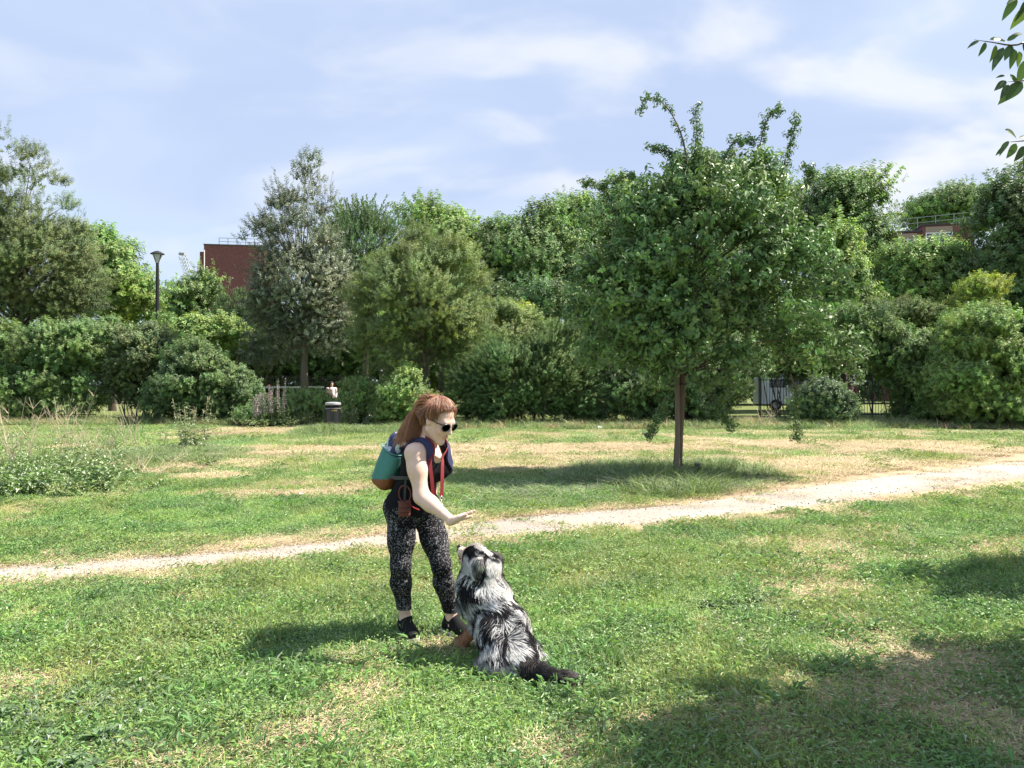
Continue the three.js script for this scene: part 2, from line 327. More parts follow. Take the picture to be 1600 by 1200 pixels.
{
  const r = rng(77), Q = () => new THREE.Quaternion().setFromAxisAngle(V3(0, 1, 0), r() * 6.283);
  const kinds = { blade: [grassPatch(1, 95, 0.16, 0.025, 0.085, 0.0024, 0.9), grassPatch(2, 90, 0.16, 0.02, 0.065, 0.0027, 1.2), grassPatch(3, 80, 0.15, 0.035, 0.12, 0.0023, 0.8, 0.16)],
    herb: [herbPatch(4, 62, 0.15, 0.014, 0.030, 0.5, 0.7), herbPatch(5, 34, 0.14, 0.035, 0.070, 0.2, 1.1), herbPatch(6, 80, 0.15, 0.009, 0.018, 0.8, 0.5)],
    straw: [strawPatch(7, 60, 0.15)], tall: [grassPatch(8, 60, 0.16, 0.4, 1.0, 0.0035, 0.45, 0.2)] };
  const lists = { blade: [[], [], []], herb: [[], [], []], straw: [[]], tall: [[]] };
  const put = (kind, k, x, z, s, sy, c) => lists[kind][k].push({ p: V3(x, gh(x, z), z), q: Q(), s: V3(s, sy, s), c });
  const N = 47000, ZN = 2.3, ZF = 33;
  for (let k = 0; k < N; k++) {
    const Z = lerp(ZN, ZF, r()), X = (r() * 2 - 1) * (0.70 * Z + 1.2), z = -Z, pd = pathDist(X, z);
    if (pd < 0.02 + 0.1 * r()) { if ((pd < -0.1 && fbm(X * 2.1, z * 2.1, 61, 3) < 0.63) || r() > 0.3) continue; }
    const w = dryness(X, z), big = 1 + 1.3 * sstep(6, 28, Z), n1 = fbm(X * 0.9, z * 0.9, 20.5, 3), n2 = fbm(X * 2.6 + 50, z * 2.6, 8.5, 3), v = 0.8 + 0.45 * r();
    const farY = sstep(9, 15, Z);
    let c = mix3([0.170, 0.325, 0.052], [0.120, 0.260, 0.062], sstep(0.4, 0.65, n2)); c = mix3(c, [0.30, 0.345, 0.090], clamp(sstep(0.42, 0.75, n1) * 0.6 + w * 0.8)); c = c.map((q) => q * v);
    if (r() < w * 1.15) { put('straw', 0, X, z, big * 1.25, 1 + 0.6 * farY, [0.46 * v, 0.37 * v, 0.235 * v]); if (r() < 0.62 * w) continue; }
    const herb = sstep(0.40, 0.60, n2 * 0.65 + 0.35 * n1) * (1 - 0.75 * farY);
    if (r() < 0.16 + 0.42 * herb - 0.2 * farY) { const kk = r() < 0.4 ? 0 : r() < 0.55 ? 1 : 2; put('herb', kk, X, z, big * (0.85 + 0.5 * r()), big * (0.9 + 0.7 * r()), mix3(c, [0.150, 0.30, 0.075], 0.4)); }
    else { const kk = n1 > 0.52 ? 2 : r() < 0.5 ? 0 : 1; put('blade', kk, X, z, big, (1 + 0.25 * farY) * (0.55 + 0.95 * r() * r() + 0.5 * sstep(0.55, 0.7, n2)) * (1 - 0.45 * w), c); }
  }
  for (const e of tallZones) { const n = Math.round(e.rx * e.rz * 3.14 * 26); for (let k = 0; k < n; k++) { const a = r() * 6.283, d = Math.sqrt(r()) * 1.1, X = e.x + e.rx * d * Math.cos(a), z = e.z + e.rz * d * Math.sin(a); if (pathDist(X, z) < 0.12) continue; const v = 0.75 + 0.5 * r(); put('tall', 0, X, z, 1 + 0.5 * r(), 1.45 * e.h * (0.5 + 0.6 * r()) * (1.15 - 0.5 * d), [0.105 * v, 0.20 * v, 0.036 * v]); } }
  // rough grass along the foot of the shrubs
  for (let k = 0; k < 2600; k++) { const X = lerp(-24, 24, r()), Z = 26.6 + 4.5 * r() + (X < -4 ? 2.5 : 0), v = 0.7 + 0.6 * r(); if (X > -9.5 && X < -4.6 && Z < 33) continue; put('tall', 0, X, -Z, 1.6, (0.16 + 0.34 * r()), r() < 0.2 ? [0.30 * v, 0.26 * v, 0.12 * v] : [0.115 * v, 0.215 * v, 0.045 * v]); }
  // rosettes of plantain and dandelion in loose colonies
  const ros = []; for (let k = 0; k < 5200; k++) { const Z = 2.6 + 10 * r() ** 1.3, X = (r() * 2 - 1) * (0.7 * Z + 0.8), z = -Z; if (fbm(X * 0.8 + 70, z * 0.8, 3.3, 3) < 0.53 || pathDist(X, z) < 0.15 || dryness(X, z) > 0.5 || r() > 0.35) continue; const v = 0.8 + 0.5 * r(), s = 0.35 + 0.4 * r(); ros.push({ p: V3(X, gh(X, z), z), q: Q(), s: V3(s, s * (0.8 + 0.6 * r()), s), c: mix3([0.13, 0.27, 0.075], [0.20, 0.33, 0.085], r()).map((q) => q * v) }); }
  tag(copies('lawn_rosettes', herbPatch(9, 13, 0.035, 0.075, 0.13, 0.26, 1.0), turfMat, ros), 'leafy plantain and dandelion rosettes in the near lawn', 'weeds', 'lawn cover');
  const says = { blade: ['lawn_grass', 'short green grass blades of the mown lawn'], herb: ['lawn_clover', 'low clover and broad leaved lawn weeds among the grass'], straw: ['dry_grass', 'bleached dry grass lying on the worn patches'], tall: ['long_grass', 'uncut long grass round trunks and along the shrubs'] };
  for (const kind in lists) lists[kind].forEach((l, k) => tag(copies(numbered(says[kind][0]), kinds[kind][k], kind === 'straw' ? strawMat : turfMat, l), says[kind][1], 'grass', 'lawn cover'));
}

// ---------------------------------------------------------------- trees and shrubs
// a twig with leaves, growing along +y
function sprig(seed, o) {
  const { n = 10, len = 0.3, leaf = 0.07, ratio = 0.5, spread = 0.8, droop = 0.2, simple = true, curl = 0.15, twig = true, tipUp = 0.5 } = o, r = rng(seed), b = new MB();
  const bend = V3((r() - 0.5) * 0.3, 1, (r() - 0.5) * 0.3).multiplyScalar(len), P = (t) => V3(bend.x * t * t, bend.y * t, bend.z * t * t);
  if (twig) b.tube([P(0), P(0.55), P(1)], [0.0035, 0.0022, 0.001], 3, [0.9, 0.7, 0.6], false);
  for (let k = 0; k < n; k++) {
    const t = 0.12 + 0.88 * (k + 0.5 * r()) / n, a = k * 2.4 + r() * 0.9, d = V3(Math.cos(a) * spread, tipUp * (0.3 + 0.7 * t) + (r() - 0.5) * 0.4 - droop, Math.sin(a) * spread).normalize();
    const nr = V3((r() - 0.5) * 0.8, 1, (r() - 0.5) * 0.8).normalize(), v = 0.72 + 0.56 * r(), l = leaf * (0.65 + 0.6 * r());
    b.leaf(P(t), d, nr, l, l * ratio * (0.85 + 0.3 * r()), [v * (0.85 + 0.35 * r()), v, v * (0.7 + 0.5 * r())], simple, curl);
  }
  return b.build();
}
const SPRIG = {
  cherry: [1, 2, 3].map((s) => sprig(s, { n: 9, len: 0.24, leaf: 0.098, ratio: 0.5, spread: 0.8, droop: 0.75, tipUp: 0.35, simple: false, curl: 0.22 })),
  small: [4, 5].map((s) => sprig(s, { n: 18, len: 0.36, leaf: 0.085, ratio: 0.45 })),
  silver: [14, 15].map((s) => sprig(s, { n: 15, len: 0.36, leaf: 0.09, ratio: 0.5, droop: 0.3 })),
  broad: [6, 7].map((s) => sprig(s, { n: 13, len: 0.42, leaf: 0.125, ratio: 0.72, spread: 1, droop: 0.3, tipUp: 0.4 })),
  fine: [8, 9].map((s) => sprig(s, { n: 26, len: 0.34, leaf: 0.062, ratio: 0.5 })),
  shrub: [10, 11].map((s) => sprig(s, { n: 16, len: 0.32, leaf: 0.105, ratio: 0.55, spread: 0.9, tipUp: 0.6 })),
  upright: [12, 13].map((s) => sprig(s, { n: 20, len: 0.65, leaf: 0.10, ratio: 0.5, spread: 0.55, tipUp: 1.1, droop: 0 })),
};
const LEAF = { matt: leafMat(), gloss: leafMat({ clearcoat: 0.5, clearcoatRoughness: 0.34, transmission: 0.34 }), dull: leafMat({ clearcoat: 0.1, transmission: 0.2 }) };
const barkTex = noiseTexture(256, (i, j, s) => { const v = 0.5 + 0.5 * (noise(i * 0.16, j * 0.03, 1) - 0.5) + 0.5 * (noise(i * 0.4, j * 0.09, 7) - 0.5); return v; });
const barkMats = new Map();
const barkMat = (c) => { const k = c.join(); if (!barkMats.has(k)) barkMats.set(k, mat(c, { roughness: 0.95, bumpMap: null })); return barkMats.get(k); };

// lobes: [px, py, rx, ry, density, nearer (m), depth radius (m)] given by direction at the tree's distance Z; they fix place and size in metres
function plant(o) {
  const { name, label, category, group, px, Z, lobes, leaf, col, seed, clump = 0.55, per = 26, size = 1, lm = LEAF.matt, bark = [0.075, 0.06, 0.045], trunkR = 0.14, fork = 1.6, leanX = 0, n = 100, up = 0.35, out = 0.6, vary = 0.28, limbs = 40, hue = 0.12, shoots = [], twigs = 0, trunk = true, minY = 0.08, tint2 = null } = o;
  const r = rng(seed), bx = (px - 800) / FOCAL * Z, base = V3(bx, gh(bx, -Z), -Z), g = thing(name, label, category, [base.x, base.y, base.z], group);
  const L = lobes.map(([x, y, rx, ry, d = 1, near = 0, rz]) => { const c = at(x, y, Z - near).sub(base), k = (Z - near) / FOCAL; const sh = (v) => Math.max(v * k - 0.55 * clump, v * k * 0.45); return { c, rx: sh(rx), ry: sh(ry), rz: rz ?? Math.min(rx, Math.max(ry, rx * 0.7)) * k * 0.9, d }; });
  const tot = L.reduce((s, e) => s + e.rx * e.ry * e.d, 0), centre = L.reduce((s, e) => s.addScaledVector(e.c, e.rx * e.ry * e.d / tot), V3());
  const list = SPRIG[leaf].map(() => []), q = new THREE.Quaternion(), Y = V3(0, 1, 0), clumps = [];
  for (const e of L) {
    const m = Math.max(1, Math.round(n * e.rx * e.ry * e.d / tot));
    for (let k = 0; k < m; k++) { const d = randDir(r), f = (0.35 + 0.65 * Math.cbrt(r())) * (r() < 0.22 ? 1 + 0.22 * r() : 1); clumps.push({ p: V3(d.x * e.rx * f, d.y * e.ry * f, d.z * e.rz * f).add(e.c), e, b: 1 + (r() - 0.5) * 2 * vary, y: (r() - 0.5) * 2 * hue }); }
  }
  const putSprig = (p, d, s, b, y) => {
    if (p.y < minY) return;
    const v = b * (0.82 + 0.36 * r()), yy = y + (r() - 0.5) * hue, base2 = tint2 && r() < tint2[3] ? tint2 : col;
    q.setFromUnitVectors(Y, d); const q2 = new THREE.Quaternion().setFromAxisAngle(d, r() * 6.283).multiply(q);
    list[(r() * list.length) | 0].push({ p, q: q2, s: V3(s, s, s), c: [base2[0] * v * (1 + yy), base2[1] * v, base2[2] * v * (1 - yy)] });
  };
  for (const c of clumps) {
    const R = clump * (0.45 + 1.0 * r()), away = c.p.clone().sub(centre).normalize(), m = Math.round(per * (0.6 + 0.8 * r()));
    for (let k = 0; k < m; k++) {
      const d = randDir(r), f = Math.sqrt(r()), p = c.p.clone().add(V3(d.x * R * f, d.y * R * f * 0.75, d.z * R * f));
      putSprig(p, d.multiplyScalar(0.6).addScaledVector(away, out).add(V3(0, up, 0)).addScaledVector(randDir(r), 0.45).normalize(), size * (0.7 + 0.55 * r()), c.b, c.y);
    }
  }
  const w = new MB(), topY = centre.y + 0.35 * Math.max(...L.map((e) => e.ry));
  const T = (y) => V3(leanX * y + 0.05 * Math.sin(y * 1.3 + seed), y, 0.05 * Math.cos(y * 1.1 + seed)).lerp(V3(centre.x, y, centre.z), sstep(fork, topY + 0.01, y));
  if (trunk) {
    const pts = [], rad = []; for (let k = 0; k <= 14; k++) { const y = -0.05 + (topY + 0.05) * k / 14; pts.push(T(y)); rad.push(trunkR * (k === 0 ? 1.35 : 1 - 0.78 * k / 14)); }
    w.tube(pts, rad, 9, [1, 1, 1]);
  }
  const order = clumps.slice().sort((a, b) => hash3((a.p.x * 99) | 0, (a.p.y * 99) | 0, 3) - hash3((b.p.x * 99) | 0, (b.p.y * 99) | 0, 3)).slice(0, limbs);
  for (const c of order) {
    const hd = Math.hypot(c.p.x - centre.x, c.p.z - centre.z), y0 = trunk ? clamp(c.p.y - 0.75 * hd, Math.min(fork, topY * 0.9), topY * 0.97) : 0;
    const a = trunk ? T(y0) : V3((r() - 0.5) * 1.2 * L[0].rx * 0.5, -0.03, (r() - 0.5) * 0.5).add(V3(c.p.x * 0.5, 0, c.p.z * 0.5)), m = a.clone().lerp(c.p, 0.5).add(V3((r() - 0.5) * 0.3, 0.1 * hd, (r() - 0.5) * 0.3)), r0 = trunk ? trunkR * 0.36 * (1 - 0.5 * y0 / topY) : trunkR;
    w.tube(curve([a, m, c.p], 6), [1, 0.85, 0.7, 0.55, 0.42, 0.3, 0.16].map((f) => Math.max(0.006, r0 * f)), 5, [1, 1, 1], false);
  }
  for (let k = 0; k < twigs; k++) {                        // thin bare twigs that reach past the leaves
    const c = clumps[(r() * clumps.length) | 0], d = c.p.clone().sub(centre).normalize().add(V3(0, 0.7, 0)).addScaledVector(randDir(r), 0.5).normalize(), l = 0.5 + 0.9 * r(), e2 = c.p.clone().addScaledVector(d, l);
    w.tube(curve([c.p, c.p.clone().addScaledVector(d, l * 0.5).addScaledVector(randDir(r), 0.12), e2], 4), [0.012, 0.01, 0.008, 0.006, 0.004], 3, [1, 1, 1], false);
    for (let t = 0; t < 4; t++) if (r() < 0.6) putSprig(c.p.clone().lerp(e2, 0.3 + 0.7 * r()), d.clone().addScaledVector(randDir(r), 0.7).normalize(), size * 0.5, c.b, c.y);
  }
  for (const s of shoots) {                                // long leafy shoots along a line
    const pts = curve(s.map(([x, y, near = 0]) => at(x, y, Z - near).sub(base)), 14);
    w.tube(pts, pts.map((_, k) => 0.014 * (1 - k / 15) + 0.003), 4, [1, 1, 1], false);
    for (let k = 2; k < pts.length; k++) for (let t = 0; t < 3; t++) putSprig(pts[k].clone().addScaledVector(randDir(r), 0.05), V3().subVectors(pts[k], pts[k - 1]).normalize().multiplyScalar(0.6).addScaledVector(randDir(r), 0.8).normalize(), size * 0.62, 0.85, 0);
  }
  if (w.p.length) { const wm = part(trunk ? 'trunk' : 'stems', w.build(), barkMat(bark), g); if (!trunk) wm.userData.kind = 'stuff'; }
  list.forEach((l, k) => { if (l.length) copies(k ? 'foliage' : 'crown', SPRIG[leaf][k], lm, l, g); });
  return g;
}
const BG = 'park trees behind the lawn', SH = 'shrubs along the park fence';
const C = { cherry: [0.105, 0.215, 0.052], silver: [0.245, 0.315, 0.205], olive: [0.20, 0.30, 0.080], light: [0.205, 0.345, 0.066], mid: [0.148, 0.268, 0.060], dark: [0.122, 0.228, 0.060], deep: [0.105, 0.200, 0.050], brown: [0.145, 0.220, 0.064], lime: [0.29, 0.40, 0.045], blue: [0.110, 0.205, 0.062] };

// the young cherry tree on the lawn
plant({ name: 'cherry_tree', label: 'young glossy leaved tree with arching top shoots beside the gravel path', category: 'tree', px: 1063, Z: 13.6, seed: 11, leaf: 'cherry', col: C.cherry, lm: LEAF.gloss, trunkR: 0.085, fork: 1.75, n: 205, per: 27, clump: 0.42, size: 1, up: 0.05, out: 0.7, limbs: 70, vary: 0.18, bark: [0.13, 0.095, 0.07],
  lobes: [[1085, 395, 150, 130, 1.25], [990, 470, 100, 105, 1.1, 0.4], [1215, 455, 85, 110, 0.9, 0.2], [1075, 535, 115, 65, 1.1, 0.5], [1085, 300, 110, 70, 0.75], [1272, 548, 66, 46, 0.85, 0.4], [948, 555, 48, 52, 0.65, 0.6], [1190, 290, 60, 60, 0.5], [1130, 590, 60, 40, 0.5, 0.7], [990, 330, 60, 60, 0.55]],
  shoots: [[[1078, 290], [1066, 215], [1042, 168], [1018, 152], [1002, 170]], [[1092, 280], [1090, 220], [1086, 170]], [[1180, 290], [1188, 225], [1200, 185], [1218, 170]], [[1215, 300], [1232, 230], [1245, 185]], [[1010, 290], [985, 275], [946, 287]], [[1060, 260], [1045, 238], [1018, 232]], [[960, 330], [940, 290], [915, 286]],
    [[1120, 270], [1150, 220], [1172, 222]], [[1235, 585, 0.4], [1246, 620, 0.4], [1243, 655, 0.4], [1245, 684, 0.4]], [[1040, 620, 0.7], [1030, 650, 0.7], [1015, 678, 0.7]], [[1110, 620, 0.6], [1125, 640, 0.6], [1140, 664, 0.6]], [[1290, 560, 0.4], [1325, 572, 0.4], [1345, 590, 0.4]], [[1250, 300], [1270, 275], [1262, 262]]] });
// two staked trees and the sparse one by the lamp
plant({ name: 'silver_tree', label: 'tall grey leaved tree with a sparse twiggy top standing behind the litter bin', category: 'tree', px: 477, Z: 34, seed: 21, leaf: 'silver', col: C.silver, trunkR: 0.21, fork: 3.2, n: 230, per: 30, clump: 0.6, limbs: 90, twigs: 130, bark: [0.17, 0.14, 0.11], lm: LEAF.gloss, tint2: [0.10, 0.145, 0.075, 0.45],
  lobes: [[470, 455, 78, 75, 1.1], [455, 370, 70, 50, 0.5], [475, 300, 52, 50, 0.32], [420, 330, 42, 40, 0.2], [505, 510, 55, 50, 0.9], [420, 520, 45, 55, 0.7], [520, 420, 35, 60, 0.6], [495, 255, 26, 24, 0.15]] });
plant({ name: 'round_headed_tree', label: 'round headed olive green tree with a staked trunk behind the woman', category: 'tree', px: 662, Z: 31, seed: 31, leaf: 'small', col: C.olive, trunkR: 0.16, fork: 2.3, n: 270, per: 36, clump: 0.55, limbs: 60, twigs: 40, bark: [0.16, 0.13, 0.10],
  lobes: [[655, 470, 105, 95, 1.2], [620, 430, 60, 55, 0.8], [700, 420, 62, 50, 0.8], [660, 385, 55, 32, 0.5], [590, 500, 45, 60, 0.8], [730, 500, 42, 65, 0.8], [650, 560, 90, 32, 0.7]] });
plant({ name: 'sparse_tree', label: 'tall thin topped tree with bare branch ends above the big hedge shrub', category: 'tree', px: 30, Z: 36, seed: 41, leaf: 'small', col: C.brown, trunkR: 0.24, fork: 3, n: 280, per: 34, clump: 0.7, limbs: 110, twigs: 170, size: 1.15, bark: [0.07, 0.055, 0.045],
  lobes: [[50, 420, 105, 85, 1.1], [20, 310, 55, 75, 0.38], [95, 345, 52, 50, 0.35], [-30, 400, 70, 110, 0.8], [20, 225, 32, 50, 0.16], [75, 260, 36, 55, 0.16], [85, 470, 70, 45, 0.9], [130, 420, 30, 60, 0.4]] });

// the belt of trees behind
const belt = [
  ['leafy_tree', 'bright green tree between the sparse tree and the lamp post', 175, 46, 51, 'broad', C.light, [[165, 440, 60, 70], [205, 470, 45, 55], [150, 390, 40, 40, 0.7], [185, 395, 25, 28, 0.5]], 95],
  ['leafy_tree', 'far green tree in front of the blank brick end wall', 300, 75, 52, 'broad', C.mid, [[300, 475, 40, 45], [318, 450, 25, 38], [275, 480, 30, 35], [345, 520, 60, 40]], 90],
  ['upright_tree', 'dark narrow tree with upright pointed shoots behind the olive green tree', 572, 44, 53, 'upright', C.blue, [[560, 400, 55, 75], [590, 350, 28, 40, 0.6], [535, 360, 30, 40, 0.6], [615, 400, 35, 65], [575, 450, 60, 60]], 110],
  ['leafy_tree', 'light green feathery tree behind the olive green tree', 690, 48, 54, 'broad', C.light, [[690, 400, 55, 70], [660, 350, 35, 38, 0.8], [715, 360, 32, 42, 0.8], [740, 420, 40, 55]], 120],
  ['leafy_tree', 'mid green spreading tree between the light green tree and the young glossy tree', 825, 47, 55, 'broad', C.mid, [[820, 400, 70, 65], [780, 370, 35, 35, 0.8], [850, 350, 45, 35, 0.8], [870, 430, 60, 70], [780, 440, 60, 60]], 150],
  ['leafy_tree', 'tall pale tree whose crown shows past the young glossy tree toward the light green tree', 925, 52, 56, 'broad', C.light, [[920, 370, 60, 60], [900, 325, 38, 30, 0.8], [950, 420, 60, 80], [960, 310, 35, 40, 0.6]], 110],
  ['leafy_tree', 'large green tree mostly hidden behind the young glossy tree', 1090, 50, 57, 'broad', C.mid, [[1080, 400, 110, 100], [1180, 330, 70, 70], [1150, 260, 50, 40, 0.5], [1050, 480, 100, 80]], 150],
  ['leafy_tree', 'tall full green tree beside the brick block with roof railings', 1330, 45, 58, 'broad', C.mid, [[1325, 345, 60, 65], [1350, 300, 40, 32, 0.8], [1300, 300, 35, 32, 0.7], [1290, 420, 60, 90], [1368, 395, 30, 55], [1340, 450, 70, 60], [1255, 340, 45, 60, 0.8]], 200],
  ['conical_tree', 'small conical fresh green tree beside the young glossy tree', 1320, 38, 59, 'broad', C.light, [[1315, 440, 32, 45], [1312, 390, 20, 30, 0.7], [1345, 470, 25, 30], [1300, 480, 40, 35], [1312, 360, 9, 14, 0.3]], 75],
  ['leafy_tree', 'yellow green tree below the brick block with roof railings', 1435, 42, 60, 'broad', C.light, [[1430, 432, 60, 50], [1470, 412, 40, 35, 0.9], [1400, 415, 35, 35, 0.9], [1440, 475, 80, 50]], 170],
  ['leafy_tree', 'distant round tree rising behind the brick block with roof railings', 1480, 115, 61, 'broad', C.mid, [[1480, 330, 50, 32], [1500, 310, 28, 18, 0.7], [1440, 335, 34, 20, 0.8], [1525, 330, 35, 35]], 150],
  ['leafy_tree', 'large dark tree towering over the shrubs at the lawn edge', 1570, 39, 62, 'broad', C.dark, [[1580, 380, 62, 100], [1575, 310, 40, 45, 0.7], [1620, 300, 60, 50, 0.8], [1545, 450, 40, 70], [1640, 420, 80, 120], [1560, 500, 70, 50]], 200],
  ['leafy_tree', 'dark green tree in the gap behind the railings and the litter bin', 545, 56, 63, 'broad', C.deep, [[540, 540, 130, 60], [420, 540, 70, 60], [620, 520, 80, 60]], 150],
  ['leafy_tree', 'tree standing behind the very dark fine leaved shrub', 870, 43, 64, 'broad', C.dark, [[830, 490, 90, 50], [960, 500, 80, 60], [760, 500, 50, 50]], 120],
];
for (const [name, label, px, Z, seed, leaf, col, lobes, n] of belt)
  plant({ name, label, category: 'tree', group: BG, px, Z, seed, leaf, col, lobes, n, per: 34, clump: 0.021 * Z + 0.05, size: 0.65 + Z / 60, trunkR: 0.2, fork: 2.5, limbs: 26, hue: 0.16, lm: LEAF.matt });

// shrubs
const shrubs = [
  ['hedge_shrub', 'big rounded hedge shrub with bright leaf tips below the sparse tree', 85, 33, 71, 'shrub', C.mid, [[60, 628, 140, 22, 0.7], [60, 555, 90, 55, 1, 0, 1.6], [150, 545, 70, 48, 1, 0, 1.5], [-20, 560, 60, 60, 1, 0, 1.5], [80, 605, 130, 20, 0.4]], 190, 1.5, 30],
  ['hedge_shrub', 'bronze tinged rounded shrub beside the big hedge shrub', 225, 33, 72, 'shrub', C.brown, [[220, 555, 48, 52, 1, 0, 1.3], [190, 580, 40, 35], [235, 605, 40, 30, 0.7]], 90, 1.4, 28],
  ['elder_shrub', 'large leaved fresh green shrub below the lamp post', 325, 36, 73, 'broad', C.light, [[315, 525, 42, 28], [355, 520, 25, 22], [290, 545, 40, 30], [270, 520, 22, 25, 0.7]], 60, 1.0, 24],
  ['dark_shrub', 'dark dense shrub between the bronze shrub and the white flower spikes', 320, 31, 74, 'shrub', C.dark, [[310, 600, 65, 50, 1, 0, 1.4], [365, 615, 40, 42], [280, 620, 45, 40], [300, 560, 45, 28, 0.8]], 140, 1.2, 28],
  ['feathery_shrub', 'grey green feathery shrub growing against the blank brick wall', 375, 52, 75, 'fine', C.blue, [[375, 480, 38, 28], [400, 510, 45, 35], [360, 520, 40, 30]], 80, 2.2, 30],
  ['dark_shrub', 'very dark fine leaved shrub bank behind the woman and the dog', 830, 30, 76, 'fine', C.deep, [[800, 590, 75, 65, 1, 0, 1.5], [870, 575, 65, 70, 1, 0, 1.5], [740, 605, 48, 55, 1, 0, 1.2], [910, 620, 45, 45], [830, 640, 110, 25, 0.8], [690, 640, 25, 25, 0.6]], 260, 1.5, 30],
  ['bright_shrub', 'pale green shrub top rising behind the very dark shrub', 770, 34, 77, 'small', C.olive, [[770, 520, 60, 45], [820, 530, 45, 30], [730, 540, 40, 40], [810, 500, 28, 18, 0.8]], 100, 1.4, 28],
  ['lime_shrub', 'small yellow green bush tip above the very dark shrub', 808, 37, 78, 'broad', C.lime, [[808, 498, 22, 16], [800, 515, 30, 18]], 26, 0.8, 20],
  ['leafy_shrub', 'fresh green large leaved shrub at the foot of the staked olive green tree', 628, 29, 79, 'shrub', C.light, [[628, 620, 34, 34], [655, 640, 28, 26], [610, 645, 25, 22], [640, 595, 22, 18, 0.7]], 75, 0.85, 26],
  ['shade_shrub', 'broad shrub behind the trunk of the young glossy tree', 1010, 30, 80, 'shrub', C.dark, [[1000, 600, 80, 55, 1, 0, 1.4], [1100, 590, 70, 65, 1, 0, 1.4], [950, 630, 50, 35], [1050, 640, 90, 25, 0.7], [1150, 560, 50, 50, 0.9]], 210, 1.3, 28],
  ['leafy_shrub', 'low shrub beside the gap in the railings near the young glossy tree', 1285, 29, 81, 'shrub', C.blue, [[1285, 625, 32, 32], [1262, 640, 26, 22], [1305, 640, 24, 22]], 60, 0.8, 24],
  ['hedge_shrub', 'broad shrub with bright upper leaves beside the gap in the railings', 1420, 31, 82, 'shrub', C.mid, [[1425, 570, 52, 55, 1, 0, 1.4], [1385, 540, 45, 40], [1460, 600, 50, 60, 1, 0, 1.4], [1350, 510, 45, 40, 0.8], [1430, 640, 50, 25, 0.7], [1330, 555, 40, 25, 0.7]], 190, 1.3, 28],
  ['hedge_shrub', 'largest rounded shrub with yellow green crown at the lawn edge below the dark tree', 1540, 28.5, 83, 'shrub', C.light, [[1530, 530, 62, 55, 1, 0, 1.4], [1570, 590, 75, 62, 1, 0, 1.5], [1500, 600, 50, 55, 1, 0, 1.2], [1620, 560, 60, 70, 1, 0, 1.5], [1550, 640, 110, 30, 0.8]], 270, 1.5, 30],
  ['leafy_shrub', 'low sunlit green bush between the litter bin and the grey leaved tree', 478, 30.5, 87, 'shrub', C.light, [[480, 632, 34, 20], [455, 642, 25, 14], [505, 640, 20, 14]], 46, 0.8, 22],
  ['leafy_shrub', 'sunlit light green bush beside the litter bin and the gate', 560, 30.5, 88, 'shrub', C.light, [[562, 620, 24, 28], [548, 638, 26, 18], [582, 625, 14, 14, 0.6]], 46, 0.8, 22],
  ['leafy_shrub', 'low green bush below the white flower spires', 415, 29.5, 89, 'shrub', C.mid, [[415, 650, 42, 13], [440, 652, 26, 10]], 36, 0.8, 20],
  ['lime_shrub', 'small pale green treetop peeping over the largest rounded shrub', 1540, 34, 84, 'small', C.lime, [[1538, 455, 30, 18], [1530, 475, 26, 16]], 34, 0.9, 24],
  ['reddish_shrub', 'dull bronze shrub between the two bright shrubs', 1420, 36, 85, 'fine', C.brown, [[1420, 495, 50, 22], [1455, 505, 35, 22], [1380, 500, 35, 25]], 80, 1.2, 30],
  ['bushy_shrub', 'green bush behind the railings and under the light green tree', 1230, 36, 86, 'broad', C.dark, [[1230, 540, 70, 50], [1180, 510, 60, 60], [1300, 520, 55, 45]], 120, 1.2, 26],
];
for (const [name, label, px, Z, seed, leaf, col, lobes, n, , per] of shrubs)
  plant({ name, label, category: 'shrub', group: SH, px, Z, seed, leaf, col, lobes, n: Math.round(n * 1.35), per: Math.round(per * 1.5), clump: 0.42, size: 0.9 + (Z > 33 ? 0.2 : 0), trunk: false, trunkR: 0.03, limbs: 14, hue: 0.14, up: 0.5, out: 0.7, vary: 0.2, lm: leaf === 'fine' ? LEAF.dull : LEAF.matt });

// the dark planting beyond the railings closes the view
for (let k = 0; k < 11; k++) {
  const px = -170 + k * 195, dz = (k % 3) * 4;
  plant({ name: 'backing_shrub', label: 'tall green shrub in the deep planting beyond the park railings', category: 'shrub', group: 'deep planting beyond the railings', px, Z: 56 + dz, seed: 200 + k, leaf: 'broad', col: k % 2 ? C.dark : C.deep, n: 150, per: 34, clump: 1.2, size: 1.7, trunk: false, trunkR: 0.04, limbs: 10, up: 0.4, vary: 0.25,
    lobes: [[px, 555, 90, 42, 1, 0, 2.5], [px + 60, 575, 60, 38, 1, 0, 2], [px - 60, 540, 60, 42, 1, 0, 2], [px, 608, 115, 16, 0.7, 0, 2]] });
}

